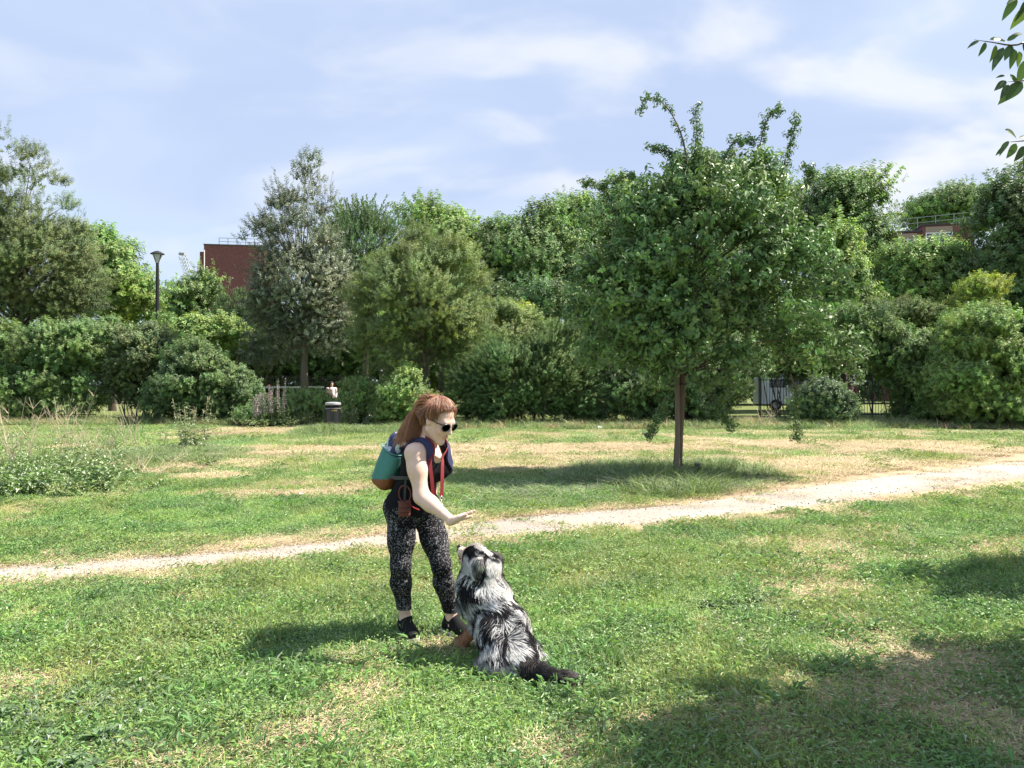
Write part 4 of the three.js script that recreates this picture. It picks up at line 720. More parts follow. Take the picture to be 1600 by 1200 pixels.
  const hdR = J(743, 797, 4.36).sub(wrR), handR = hand(wrR, hdR, V3(0.5, -0.86, 0.12), V3(0, 0, -1), 0.03);
  const handL = hand(wrL, V3(0.05, -1, 0.02), V3(0.6, 0, 0.7), F, 0.22);
  const bodyF = blend(0.035, blend(0.06, ...torso, ...yoke, neck), ...legR, ...legL, ...armR, ...armL);
  const whole = blend(0.012, bodyF, handL);
  const wristCut = wrR.clone().addScaledVector(hdR.clone().normalize(), -0.03), hn = hdR.clone().normalize();
  const neckCut = h(0, -0.10, -0.03);
  const skinC = (x, y, z) => { const n = noise(x * 90, y * 90, z * 90), m = noise(x * 14, y * 14, z * 14); return [0.70 + 0.05 * (n - 0.5), 0.485 + 0.06 * (n - 0.5) - 0.03 * (m - 0.5), 0.405 + 0.06 * (n - 0.5) - 0.03 * (m - 0.5)]; };
  const lips = ell(h(0, -0.062, 0.093), hs, hu, hf, 0.024 * K, 0.013 * K, 0.02 * K), cheek = [ball(h(0.045, -0.035, 0.06), 0.03), ball(h(-0.045, -0.035, 0.06), 0.03)];
  const faceC = (x, y, z) => { let c = skinC(x, y, z); if (lips(x, y, z) < 0) c = mix3(c, [0.50, 0.19, 0.17], 0.75); for (const q of cheek) c = mix3(c, [0.66, 0.34, 0.27], 0.35 * (1 - sstep(-0.02, 0.01, q(x, y, z)))); return c; };
  const allPts = [hc, shR, shL, elR, wrR, elL, wrL, hipR, hipL, kneeR, kneeL, ankR, ankL];
  const [bl, bh] = around(allPts, 0.20); bl.y = -0.02 - O.y;
  const skinMat = vcMat({ roughness: 0.52, clearcoat: 0.08, clearcoatRoughness: 0.5, sheen: 0.2, sheenRoughness: 0.6 });
  const gBody = nets(cutBy(whole, half(wristCut, hn.clone()), half(h(0, -0.075, -0.01), hu)), bl, bh, 0.009, skinC);
  const [hl, hh] = around([hc], 0.19), gHead = nets(cutBy(blend(0.03, headFinal, neck), half(h(0, -0.135, -0.03), hu.clone().negate())), hl, hh, 0.0038, faceC);
  const [rl, rh] = around([wrR, J(743, 797, 4.36)], 0.07), gHand = nets(cutBy(blend(0.012, handR, armR[3]), half(wristCut.clone().addScaledVector(hn, -0.012), hn.clone().negate())), rl, rh, 0.003, skinC);
  part('body', mergeGeometries([gBody, gHead, gHand]), skinMat, g);
  // leggings: black cloth with broken white flecks
  const legsF = blend(0.035, ...torso.slice(0, 5), ...legR.slice(0, 4), ...legL.slice(0, 4));
  const waistCut = J(648, 764, 4.9), cuffR = lerpV(kneeR, ankR, 0.80), cuffL = lerpV(kneeL, ankL, 0.86);
  const wrinkle = (x, y, z) => 0.0022 * (noise(x * 26, y * 70, z * 26) - 0.5) + 0.0016 * (noise(x * 60, y * 120, z * 60) - 0.5);
  const legCuff = (x, y, z) => { const dr = Math.hypot(x - cuffR.x, z - cuffR.z), dl = Math.hypot(x - cuffL.x, z - cuffL.z); return (dr < dl ? cuffR.y : cuffL.y) - y; };
  const legF = (x, y, z) => Math.max(legsF(x, y, z) - 0.006 - wrinkle(x, y, z), half(waistCut, TF)(x, y, z), legCuff(x, y, z));
  const fleck = (x, y, z) => {
    const a = noise(x * 270, y * 200, z * 270), b = fbm(x * 9, y * 7, z * 9, 3), top_ = y > waistCut.y - 0.075 ? 1 : 0;
    const s = !top_ && a > 0.675 - 0.45 * (b - 0.48) ? 1 : 0, q = 0.3 + 0.7 * noise(x * 90 + 5, y * 70, z * 90);
    return mix3([0.008, 0.008, 0.010], [0.30, 0.30, 0.335], s * q);
  };
  const [ll, lh] = around([hipR, hipL, kneeR, kneeL, ankR, ankL, pelvis], 0.19);
  part('leggings', nets(legF, ll, lh, 0.0031, fleck), vcMat({ roughness: 0.8, specularIntensity: 0.25 }), g, 'black leggings with broken white flecks');
  // black vest top, deep round neck and wide arm holes
  const topF = blend(0.06, ...torso, ...yoke);
  const neckHole = cap(neckB.clone().addScaledVector(TF, 0.12), neckB.clone().addScaledVector(lean, 0.075).addScaledVector(TF, -0.02), 0.070, 0.048);
  const vest = (x, y, z) => Math.max(topF(x, y, z) - 0.009 - 0.005 * (fbm(x * 14 + y * 9, y * 20, z * 14, 2) - 0.5), -neckHole(x, y, z), -(Math.hypot(x - shR.x, y - shR.y, z - shR.z) - 0.088), -(Math.hypot(x - shL.x, y - shL.y, z - shL.z) - 0.088), half(pelvis.clone().addScaledVector(TF, 0.005), TF.clone().negate())(x, y, z));
  const [vl, vh] = around([pelvis, shR, shL, neckB], 0.16);
  part('vest_top', nets(vest, vl, vh, 0.0065), mat([0.009, 0.009, 0.012], { roughness: 0.9, specularIntensity: 0.25 }), g);
  // shoes
  for (const [a, toe] of [[ankR, toeR], [ankL, toeL]]) {
    const s = V3(-toe.z, 0, toe.x), q = (f, u, l = 0) => V3(a.x, -O.y, a.z).addScaledVector(toe, f).addScaledVector(s, l).add(V3(0, u, 0));
    const upper = blend(0.03, cap(q(-0.045, 0.05), q(0.05, 0.048), 0.038, 0.042, U, 0.95), cap(q(0.06, 0.045), q(0.15, 0.036), 0.042, 0.036, U, 1.25), cap(q(-0.035, 0.07), q(-0.008, 0.10), 0.036, 0.041), ball(q(0.11, 0.045, -0.006), 0.040), cap(q(0.016, 0.112), q(0.075, 0.070), 0.032, 0.028), cap(q(-0.028, 0.075), q(-0.03, 0.115), 0.032, 0.030));
    const foot = (x, y, z) => Math.max(upper(x, y, z), -(cap(q(-0.004, 0.135), q(0.0, 0.2), 0.032, 0.05)(x, y, z)), half(q(0, 0.020), V3(0, -1, 0))(x, y, z));
    const plan = blend(0.05, cap(q(-0.05, 0.015), q(0.03, 0.015), 0.038, 0.036), cap(q(0.07, 0.015, 0.002), q(0.15, 0.015, -0.004), 0.043, 0.036));
    const soleF = (x, y, z) => { const yy = y - 0.017; return Math.max(plan(x, 0.015, z) - 0.003, Math.abs(yy - 0.001) - 0.017); };
    const [sl, shh] = around([q(-0.09, 0), q(0.19, 0.14)], 0.06); sl.y = -0.02;
    const shoe = part('shoe', nets(foot, sl, shh, 0.0045), mat([0.010, 0.011, 0.012], { roughness: 0.85, specularIntensity: 0.4 }), g, 'black knitted trainer');
    part('sole', nets(soleF, sl, shh, 0.0045), mat([0.62, 0.62, 0.61], { roughness: 0.6 }), shoe, 'white rubber sole');
    const b = new MB(); for (let k = 0; k < 4; k++) { const f0 = 0.035 + 0.022 * k, y0 = 0.090 - 0.005 * k; b.tube([q(f0, y0 - 0.018, -0.024), q(f0 + 0.004, y0 + 0.002, 0), q(f0, y0 - 0.018, 0.024)], 0.0032, 5); }
    for (const l of [-1, 1]) b.tube(curve([q(0.03, 0.092), q(0.035, 0.105, 0.02 * l), q(0.05, 0.088, 0.034 * l), q(0.035, 0.085, 0.01 * l)], 8), 0.0026, 5);
    part('lace', b.build(), mat([0.03, 0.03, 0.032], { roughness: 0.9 }), shoe);
  }
  // hair: a cap drawn up to a tie on the crown, and a loose mane behind
  const hr = rng(9), tie = h(0, 0.108, -0.048), tieV = (s, u, f) => h(s, u, f);
  const hairline = (x, y, z) => { const px = x - hc.x, py = y - hc.y, pz = z - hc.z, f = (px * hf.x + py * hf.y + pz * hf.z) / K, u = (px * hu.x + py * hu.y + pz * hu.z) / K; return (Math.max(f * 0.806 - u * 0.591 + 0.010 - 0.008 * noise(x * 60, y * 60, z * 60), Math.min(f + 0.012, 0.2) * (u < -0.005 ? 1 : -9), -u - 0.095)) * 0.9; };
  const strandN = (x, y, z) => 0.004 * (noise(((x - hc.x) * hs.x + (z - hc.z) * hs.z) * 130, 3, ((y - hc.y) * hu.y) * 25) - 0.5);
  const capF = (x, y, z) => Math.max(smin(skull(x, y, z) - 0.009, Math.hypot(x - tie.x, y - tie.y, z - tie.z) - 0.026, 0.03) + strandN(x, y, z), hairline(x, y, z));
  const auburn = (v, w) => mix3(mix3([0.080, 0.030, 0.019], [0.285, 0.112, 0.058], v), [0.50, 0.27, 0.15], w);
  const hairC = (x, y, z) => auburn(fbm(((x - hc.x) * hs.x + (z - hc.z) * hs.z) * 90, (y - hc.y) * 12, 4, 3), 0.15 * noise(x * 40, y * 40, z * 40));
  const gCap = nets(capF, hl, hh, 0.004, hairC);
  const hb = new MB();
  const hairPts = (p) => { const d = skull(p.x, p.y, p.z); return d < 0.012 ? p.clone().addScaledVector(p.clone().sub(h(0, 0.028, -0.012)).normalize(), 0.014 - d) : p; };
  for (let k = 0; k < 950; k++) {                                   // drawn up to the tie from all round the hairline
    const a = hr() * 6.283, s = Math.sin(a), c = Math.cos(a), e = c > 0 ? [0.072 * s, 0.064 + 0.040 * c * (1 - s * s), 0.0 + 0.054 * c] : [0.075 * s, -0.03 - 0.055 * -c * (1 - 0.4 * Math.abs(s)), 0.0 + 0.085 * c];
    if (Math.abs(s) > 0.8 && c > -0.3) e[1] = lerp(0.01, 0.05, clamp(c)); const j = () => (hr() - 0.5) * 0.02;
    const p0 = h(e[0] + j(), e[1] + j(), e[2] + j()), p3 = tie.clone().addScaledVector(randDir(hr), 0.018), m1 = p0.clone().lerp(p3, 0.33).sub(h(0, 0.02, -0.01)).normalize().multiplyScalar(0.096 * K + 0.014 * hr()).add(h(0, 0.02, -0.01)).addScaledVector(randDir(hr), 0.006), m2 = p0.clone().lerp(p3, 0.7).sub(h(0, 0.02, -0.01)).normalize().multiplyScalar(0.102 * K + 0.012 * hr()).add(h(0, 0.02, -0.01));
    const col = auburn(hr() ** 1.2, hr() * 0.35); hb.tube(curve([p0, m1, m2, p3].map(hairPts), 9), [0.0009, 0.0014, 0.0016, 0.0017, 0.0017, 0.0017, 0.0016, 0.0015, 0.0013, 0.001], 4, col, false);
  }
  for (let k = 0; k < 1700; k++) {                                  // the mane
    const side = (hr() - 0.5) * 2, low = hr(), p0 = low < 0.55 ? tie.clone().addScaledVector(randDir(hr), 0.02) : h(side * 0.07, 0.06 - 0.1 * hr(), -0.05 - 0.04 * hr()), len = hr();
    const end = h(side * 0.062 + (hr() - 0.5) * 0.02, 0.0, -0.08).add(V3(-0.110 - 0.03 * len + (hr() - 0.5) * 0.065, -0.130 - 0.06 * len + (hr() - 0.5) * 0.055, -0.03 + (hr() - 0.5) * 0.05)).addScaledVector(R, side * 0.03);
    const mid1 = h(side * 0.075, 0.062 + 0.03 * hr(), -0.105 - 0.018 * hr()), mid2 = h(side * 0.07, -0.02 + 0.02 * hr(), -0.128 - 0.02 * hr());
    const pts = (low < 0.55 ? [p0, mid1, mid2, end] : [p0, mid2, end]).map(hairPts), w = 0.5 + 0.5 * hr();
    hb.tube(curve(pts, 10), [0.0015, 0.002, 0.0022, 0.0023, 0.0023, 0.0022, 0.002, 0.0018, 0.0015, 0.001, 0.0005].map((q) => q * w), 4, auburn(hr() ** 1.1, hr() * 0.25), false, auburn(0.9, 0.45 + 0.4 * hr()));
  }
  for (let k = 0; k < 16; k++) {                                    // wisps at the temples and brow
    const s = (hr() - 0.5) * 0.14, p0 = h(s, 0.085 + 0.012 * hr(), 0.056 - Math.abs(s) * 0.4); hb.tube(curve([p0, p0.clone().addScaledVector(hf, 0.018 + 0.012 * hr()).addScaledVector(hu, 0.006), p0.clone().addScaledVector(hf, 0.03).addScaledVector(hu, -0.02 - 0.02 * hr())], 6), [0.0014, 0.0014, 0.0013, 0.0012, 0.001, 0.0008, 0.0004], 3, auburn(0.6, 0.4), false);
  }
  for (let k = 0; k < 150; k++) {                                   // flyaways
    const a = hr() * 6.283, p0 = h(0.07 * Math.sin(a), 0.07 + 0.03 * hr(), -0.03 + 0.06 * Math.cos(a)), d = randDir(hr).add(V3(-0.9, -0.5, -0.2)).normalize(), l = 0.05 + 0.10 * hr(); hb.tube(curve([p0, p0.clone().addScaledVector(p0.clone().sub(hc).normalize(), 0.022).addScaledVector(d, l * 0.4), p0.clone().addScaledVector(p0.clone().sub(hc).normalize(), 0.018).addScaledVector(d, l)].map(hairPts), 6), [0.0006, 0.0006, 0.0006, 0.0005, 0.0004, 0.0003, 0.0002], 3, auburn(0.7, 0.5), false);
  }
  const hairMat = vcMat({ roughness: 0.42, clearcoat: 0.25, clearcoatRoughness: 0.35 });
  const hair = part('hair', mergeGeometries([gCap, hb.build()]), hairMat, g, 'auburn hair half tied up at the crown');
  const tg = new THREE.TorusGeometry(0.017, 0.006, 8, 16); tg.applyQuaternion(new THREE.Quaternion().setFromUnitVectors(V3(0, 0, 1), V3().copy(hu).addScaledVector(hf, -0.7).normalize())); tg.translate(tie.x, tie.y, tie.z);
  part('hair_tie', tg, mat([0.02, 0.018, 0.02]), hair);
  // sunglasses
  const frameB = new MB(), gl = [];
  for (const s of [1, -1]) {
    const c = h(0.036 * s, 0.002, 0.098), ring = []; for (let k = 0; k <= 20; k++) { const a = k / 20 * 6.2832, rx = 0.0315, ru = 0.0235; ring.push(c.clone().addScaledVector(hs, rx * Math.cos(a) * (1 - 0.1 * Math.sin(a) * -1)).addScaledVector(hu, ru * Math.sin(a)).addScaledVector(hf, -0.35 * Math.abs(0.034 * s + rx * Math.cos(a)) * 0.4)); }
    frameB.tube(ring, 0.0036, 6, [1, 1, 1], false); gl.push([c, ring]);
    frameB.tube([h(0.060 * s, 0.016, 0.086), h(0.079 * s, 0.014, 0.055), h(0.081 * s, 0.012, 0.01), h(0.079 * s, 0.002, -0.02)], [0.0055, 0.005, 0.004, 0.003], 6);
  }
  frameB.tube([h(0.009, 0.012, 0.106), h(0, 0.015, 0.109), h(-0.009, 0.012, 0.106)], 0.0035, 6);
  const glasses = part('sunglasses', frameB.build(), mat([0.012, 0.012, 0.013], { roughness: 0.25, clearcoat: 0.6, clearcoatRoughness: 0.1 }), g, 'black sunglasses with dark green lenses');
  for (const [c, ring] of gl) {
    const b = new MB(), m0 = c.clone().addScaledVector(hf, 0.002), ci = b.v(m0.x, m0.y, m0.z, hf.x, hf.y, hf.z, [1, 1, 1]), ids = ring.map((p) => b.v(p.x, p.y, p.z, hf.x, hf.y, hf.z, [1, 1, 1])); for (let k = 0; k < ids.length - 1; k++) b.i.push(ci, ids[k], ids[k + 1]);
    part('lens', b.build(), mat([0.012, 0.020, 0.018], { roughness: 0.08, clearcoat: 1, clearcoatRoughness: 0.03, side: THREE.DoubleSide }), glasses);
  }
  Object.assign(woman, { O, J, F, R, U, TF, lean, pelvis, waist, chest, neckB, shR, shL, hipR, h, topF, legsF });
}
// ---- what she carries
{
  const { O, J, F, R, TF, lean, pelvis, waist, chest, neckB, shR, shL, h, topF } = woman;
  const W = (v) => v.clone().add(O), back = lean.clone().negate();
  // rucksack
  const bagC = chest.clone().lerp(waist, 0.62).addScaledVector(back, 0.195).addScaledVector(TF, 0.0), g = thing('rucksack', 'teal and navy rucksack with tan leather base on the back of the woman', 'rucksack', [O.x, O.y, O.z]);
  const rb = (hw, hh, hd, r) => (x, y, z) => { const px = x - bagC.x, py = y - bagC.y, pz = z - bagC.z, t = px * TF.x + py * TF.y + pz * TF.z, k = 1 - 0.16 * sstep(-0.05, 0.2, t), a = Math.abs(px * R.x + pz * R.z) / k - hw + r, b = Math.abs(t) - hh + r, c = Math.abs(px * back.x + py * back.y + pz * back.z) / k - hd + r; return Math.hypot(Math.max(a, 0), Math.max(b, 0), Math.max(c, 0)) + Math.min(Math.max(a, b, c), 0) - r; };
  const tOf = (x, y, z) => (x - bagC.x) * TF.x + (y - bagC.y) * TF.y + (z - bagC.z) * TF.z, sag = (x, y, z) => 0.006 * (fbm(x * 16, y * 12, z * 16, 3) - 0.5);
  const shellA = rb(0.135, 0.185, 0.085, 0.06), shell = (x, y, z) => shellA(x, y, z) + 0.007 * (noise(((x - bagC.x) * R.x + (z - bagC.z) * R.z) * 34 + tOf(x, y, z) * 9, 2, 5) - 0.5), [lo, hi] = around([bagC], 0.30);
  const lowCut = (x, y, z) => -0.118 - 0.55 * ((x - bagC.x) * back.x + (y - bagC.y) * back.y + (z - bagC.z) * back.z);
  part('bag_body', nets((x, y, z) => Math.max(shell(x, y, z) + sag(x, y, z), tOf(x, y, z) - 0.075, lowCut(x, y, z) - tOf(x, y, z)), lo, hi, 0.006), mat([0.060, 0.215, 0.200], { roughness: 0.8 }), g, 'teal canvas body');
  part('bag_base', nets((x, y, z) => Math.max(shell(x, y, z) - 0.003, tOf(x, y, z) - lowCut(x, y, z) - 0.004), lo, hi, 0.006), mat([0.20, 0.062, 0.025], { roughness: 0.6 }), g, 'tan leather base');
  const print = (x, y, z) => { const n = fbm(x * 26, y * 26, z * 26, 3), m = noise(x * 60, y * 60, z * 60); return n > 0.64 ? mix3([0.35, 0.42, 0.62], [0.75, 0.78, 0.82], m) : mix3([0.022, 0.030, 0.085], [0.05, 0.07, 0.17], m); };
  const flapF = rb(0.132, 0.20, 0.080, 0.06);
  part('bag_top', nets((x, y, z) => Math.max(flapF(x, y, z) + sag(x, y, z) * 1.5, 0.07 - tOf(x, y, z)), lo, hi, 0.006, print), vcMat({ roughness: 0.8 }), g, 'navy printed top');
  const rimPts = []; for (let k = 0; k <= 28; k++) { const a = k / 28 * 6.2832, c = Math.cos(a), s = Math.sin(a), e = 0.55, kk = 1 - 0.16 * sstep(-0.05, 0.2, 0.075); rimPts.push(bagC.clone().addScaledVector(TF, 0.075).addScaledVector(R, 0.137 * kk * Math.sign(c) * Math.abs(c) ** e).addScaledVector(back, 0.088 * kk * Math.sign(s) * Math.abs(s) ** e)); }
  part('pocket_rim', new MB().tube(rimPts, 0.0042, 6, [1, 1, 1], false).build(), mat([0.075, 0.255, 0.240], { roughness: 0.8 }), g);
  const onTop = (p, off) => { for (let k = 0; k < 12; k++) { const d = topF(p.x, p.y, p.z) - off, e = 0.004, n = V3(topF(p.x + e, p.y, p.z) - topF(p.x - e, p.y, p.z), topF(p.x, p.y + e, p.z) - topF(p.x, p.y - e, p.z), topF(p.x, p.y, p.z + e) - topF(p.x, p.y, p.z - e)).normalize(); p.addScaledVector(n, -d); } return p; };
  for (const s of [1, -1]) {
    const sh = neckB.clone().lerp(s > 0 ? shR : shL, 0.58), raw = [bagC.clone().addScaledVector(TF, 0.17).addScaledVector(R, 0.07 * s), sh.clone().addScaledVector(back, 0.09).addScaledVector(TF, 0.035), sh.clone().addScaledVector(TF, 0.075), sh.clone().addScaledVector(lean, 0.085).addScaledVector(TF, 0.01), chest.clone().addScaledVector(R, 0.125 * s).addScaledVector(lean, 0.10), chest.clone().addScaledVector(R, 0.165 * s).addScaledVector(TF, -0.09).addScaledVector(lean, 0.02), waist.clone().addScaledVector(R, 0.135 * s).addScaledVector(back, 0.08), bagC.clone().addScaledVector(TF, -0.12).addScaledVector(R, 0.11 * s)];
    const pts = curve(raw, 44).map((p, k) => (k > 4 && k < 38 ? onTop(p, 0.016) : p));
    const sides = pts.map((p, k) => { const d = V3().subVectors(pts[Math.min(k + 1, pts.length - 1)], pts[Math.max(k - 1, 0)]).normalize(), e = 0.004, n = V3(topF(p.x + e, p.y, p.z) - topF(p.x - e, p.y, p.z), topF(p.x, p.y + e, p.z) - topF(p.x, p.y - e, p.z), topF(p.x, p.y, p.z + e) - topF(p.x, p.y, p.z - e)).normalize(); return V3().crossVectors(d, n).normalize(); });
    const st = part('strap', band(pts.slice(0, 29), sides.slice(0, 29), 0.052, 0.010), mat([0.030, 0.036, 0.105], { roughness: 0.85 }), g, 'padded navy shoulder strap');
    part('webbing', band(pts.slice(28), sides.slice(28), 0.022, 0.004), mat([0.05, 0.05, 0.052], { roughness: 0.8 }), st);
  }
  // red dog lead hung round her neck
  const lead = thing('dog_lead', 'red webbing dog lead hanging round the neck of the woman with metal clips', 'dog lead', [O.x, O.y, O.z]);
  const chains = [];
  const loop = [J(690, 776, 4.55), J(691, 745, 4.57), J(692, 715, 4.62)].concat([neckB.clone().addScaledVector(R, -0.06).addScaledVector(lean, 0.06).addScaledVector(TF, 0.02), neckB.clone().addScaledVector(R, -0.05).addScaledVector(back, 0.045).addScaledVector(TF, 0.06), neckB.clone().addScaledVector(back, 0.07).addScaledVector(TF, 0.06), neckB.clone().addScaledVector(R, 0.058).addScaledVector(back, 0.03).addScaledVector(TF, 0.065), neckB.clone().addScaledVector(R, 0.062).addScaledVector(lean, 0.055).addScaledVector(TF, 0.02)], [J(672, 722, 4.60), J(675, 750, 4.56), J(677, 775, 4.55)]);
  const pts = curve(loop, 70).map((p) => { const d = topF(p.x, p.y, p.z); return d < 0.016 ? onTop(p, 0.018) : p; });
  const sides = pts.map((p, k) => { const d = V3().subVectors(pts[Math.min(k + 1, pts.length - 1)], pts[Math.max(k - 1, 0)]).normalize(), o = p.clone().sub(neckB); o.addScaledVector(TF, -o.dot(TF)); return V3().crossVectors(d, o.lengthSq() > 1e-6 ? o.normalize() : lean).normalize(); });
  part('webbing', band(pts, sides, 0.021, 0.004), mat([0.20, 0.008, 0.016], { roughness: 0.7 }), lead, 'dark red webbing');
  const steel = mat([0.75, 0.75, 0.76], { metalness: 1, roughness: 0.25 });
  for (const e of [pts[0], pts[pts.length - 1]]) {
    const b = new MB(); b.geo(new THREE.TorusGeometry(0.010, 0.0028, 8, 16), new THREE.Matrix4().makeRotationY(0.6).setPosition(e.x, e.y - 0.008, e.z)); b.tube([e.clone().add(V3(0, -0.016, 0)), e.clone().add(V3(0, -0.030, 0)), e.clone().add(V3(0, -0.045, 0))], [0.006, 0.005, 0.004], 8);
    const hook = []; for (let k = 0; k <= 10; k++) { const a = k / 10 * 4.6 - 0.5; hook.push(e.clone().add(V3(0.011 * Math.sin(a), -0.056 + 0.011 * Math.cos(a), 0))); } b.tube(hook, 0.0026, 6);
    part('clip', b.build(), steel, lead, 'small steel trigger clip');
  }
  // treat pouch at her hip
  const pc = J(632, 794, 4.70), pouch = thing('treat_pouch', 'small maroon treat pouch with a looped cord on the hip of the woman', 'pouch', [O.x, O.y, O.z]);
  const prof = [[0, -0.05], [0.030, -0.049], [0.037, -0.042], [0.039, -0.02], [0.037, 0.01], [0.036, 0.03], [0.040, 0.036], [0.040, 0.044], [0.034, 0.046], [0.032, 0.03], [0, 0.026]].map(([a, b]) => new THREE.Vector2(a, b));
  const lathe = new THREE.LatheGeometry(prof, 24); lathe.translate(pc.x, pc.y, pc.z); part('pouch_body', lathe, mat([0.115, 0.030, 0.026], { roughness: 0.75 }), pouch, 'maroon ribbed pouch');
  for (const y of [-0.022, 0.006]) { const t = new THREE.TorusGeometry(0.0385, 0.0022, 6, 24); t.rotateX(Math.PI / 2); t.translate(pc.x, pc.y + y, pc.z); part('seam', t, mat([0.05, 0.014, 0.014]), pouch); }
  const cord = []; for (let k = 0; k <= 26; k++) { const a = k / 26 * 6.2832; cord.push(pc.clone().add(V3(0.040 * Math.sin(a), 0.085 - 0.052 * Math.cos(a), 0.028 * Math.sin(a) - 0.012))); }
  part('cord_loop', new MB().tube(cord, 0.0042, 6, [1, 1, 1], false).build(), mat([0.16, 0.035, 0.032], { roughness: 0.7 }), pouch, 'dark red cord loop');
  const tail = J(655, 797, 4.66); part('tassel', new MB().tube(curve([pc.clone().add(V3(0.035, 0.03, 0.01)), pc.clone().lerp(tail, 0.6).add(V3(0, 0.012, 0)), tail], 8), [0.003, 0.003, 0.003, 0.003, 0.0034, 0.004, 0.0045, 0.005, 0.004], 6).build(), mat([0.33, 0.02, 0.03]), pouch, 'red cord end');
  part('belt_strap', band(curve([J(634, 745, 4.70), J(633, 760, 4.69), pc.clone().add(V3(0.0, 0.04, 0))], 8), Array(9).fill(V3(1, 0, 0)), 0.014, 0.003), mat([0.04, 0.045, 0.05]), pouch);
}

// ---------------------------------------------------------------- the dog, sitting with its back to us and looking up
{
  const O = V3(-0.02, 0, -4.4), g = thing('dog', 'long haired blue merle dog with copper legs sitting and looking up at the woman', 'dog', [O.x, O.y, O.z]);
  const J = (px, py, z) => at(px, py, z).sub(O), U = V3(0, 1, 0), r = rng(33);
  const fw = V3(-0.59, 0, -0.81).normalize(), lf = V3().crossVectors(U, fw).normalize();
  const hd = V3(-0.76, 0.42, -0.49).normalize(), hl = V3().crossVectors(U, hd).normalize(), hu = V3().crossVectors(hd, hl).normalize(), hc = J(752, 880, 4.50);
  const h = (f, u, l) => hc.clone().addScaledVector(hd, f).addScaledVector(hu, u).addScaledVector(hl, l);
  const withers = J(760, 932, 4.50), mid = J(783, 982, 4.40), rump = J(797, 1024, 4.30), seat = J(806, 1044, 4.25), neck = J(752, 906, 4.50), breast = J(748, 944, 4.58);
  const side = (p, a) => p.clone().addScaledVector(lf, a);
  const bones = [];
  const bone = (name, a, b, ra, rb, len, flat, k) => { bones.push({ name, f: cap(a, b, ra, rb, flat, k), flow: V3().subVectors(b, a).normalize(), len }); };
  bone('skull', h(0.05, 0.02, 0), h(-0.04, 0.0, 0), 0.066, 0.078, 0.022);
  bone('cheek', h(0.035, -0.025, 0.035), h(-0.03, -0.02, 0.045), 0.045, 0.05, 0.03);
  bone('cheek', h(0.035, -0.025, -0.035), h(-0.03, -0.02, -0.045), 0.045, 0.05, 0.03);
  bone('muzzle', h(0.155, -0.012, 0), h(0.07, -0.008, 0), 0.027, 0.044, 0.008);
  bone('jaw', h(0.130, -0.060, 0), h(0.05, -0.045, 0), 0.015, 0.028, 0.008);
  bone('neck', h(-0.035, -0.03, 0), neck.clone().lerp(withers, 0.45), 0.085, 0.125, 0.055);
  bone('ruff', neck.clone().addScaledVector(hd, 0.04), breast.clone().add(V3(0, 0.05, 0)), 0.085, 0.105, 0.06);
  bone('back', withers, mid, 0.118, 0.128, 0.055);
  bone('back', mid, rump, 0.128, 0.136, 0.058);
  bone('back', rump, seat, 0.136, 0.118, 0.048);
  bone('breast', breast, J(774, 962, 4.52), 0.092, 0.09, 0.04);
  const elL = side(J(752, 978, 4.60), 0.02), elR = side(J(762, 980, 4.66), -0.09), pwL = J(720, 1011, 4.66), pwR = side(pwL.clone(), -0.2);
  bone('leg', side(breast, 0.045), elL, 0.062, 0.046, 0.02); bone('foreleg', elL, pwL.clone().add(V3(0.01, 0.035, 0)), 0.038, 0.026, 0.022); bone('paw', pwL.clone().add(V3(0.012, 0.02, -0.01)), pwL.clone().addScaledVector(fw, 0.05).add(V3(0, 0.016, 0)), 0.027, 0.024, 0.008);
  bone('leg', side(breast, -0.08), elR, 0.075, 0.058, 0.03); bone('foreleg', elR, pwR.clone().add(V3(0.01, 0.035, 0)), 0.050, 0.030, 0.02); bone('paw', pwR.clone().add(V3(0.012, 0.02, -0.01)), pwR.clone().addScaledVector(fw, 0.035).add(V3(0, 0.018, 0)), 0.030, 0.026, 0.008);
  for (const s of [1, -1]) {
    const hip = side(rump, 0.085 * s).add(V3(0, -0.03, 0)), kn = hip.clone().addScaledVector(fw, 0.06).addScaledVector(lf, 0.015 * s).add(V3(0, -0.04, 0)), hock = side(seat, 0.115 * s).addScaledVector(fw, -0.01); hock.y = 0.055; const paw = hock.clone().addScaledVector(fw, 0.13).addScaledVector(lf, 0.02 * s); paw.y = 0.024;
    bone('thigh', hip, kn, 0.084, 0.056, 0.03); bone('thigh', kn, hock, 0.06, 0.038, 0.026); bone('hindfoot', hock, paw, 0.034, 0.03, 0.014); bone('hindfoot', paw, paw.clone().addScaledVector(fw, 0.035), 0.031, 0.025, 0.007);
  }
  const tp = [J(818, 1040, 4.20), J(832, 1060, 4.12), J(852, 1072, 4.07), J(876, 1071, 4.06), J(893, 1066, 4.08)].map((p, k) => { p.y = [0.09, 0.05, 0.033, 0.030, 0.036][k]; return p; }), tr = [0.05, 0.042, 0.036, 0.030, 0.016];
  for (let k = 0; k < 4; k++) bone('tail', tp[k], tp[k + 1], tr[k], tr[k + 1], k ? 0.055 : 0.04);
  const body = blend(0.045, ...bones.map((b) => b.f));
  // eye sockets, open mouth
  const mouth = ell(h(0.118, -0.040, 0), hd, hu, hl, 0.045, 0.011, 0.026);
  const full = (x, y, z) => Math.max(body(x, y, z), -mouth(x, y, z));
  const near = (x, y, z) => { let best = 1e9, q = null; for (const b of bones) { const d = b.f(x, y, z); if (d < best) { best = d; q = b; } } return q; };
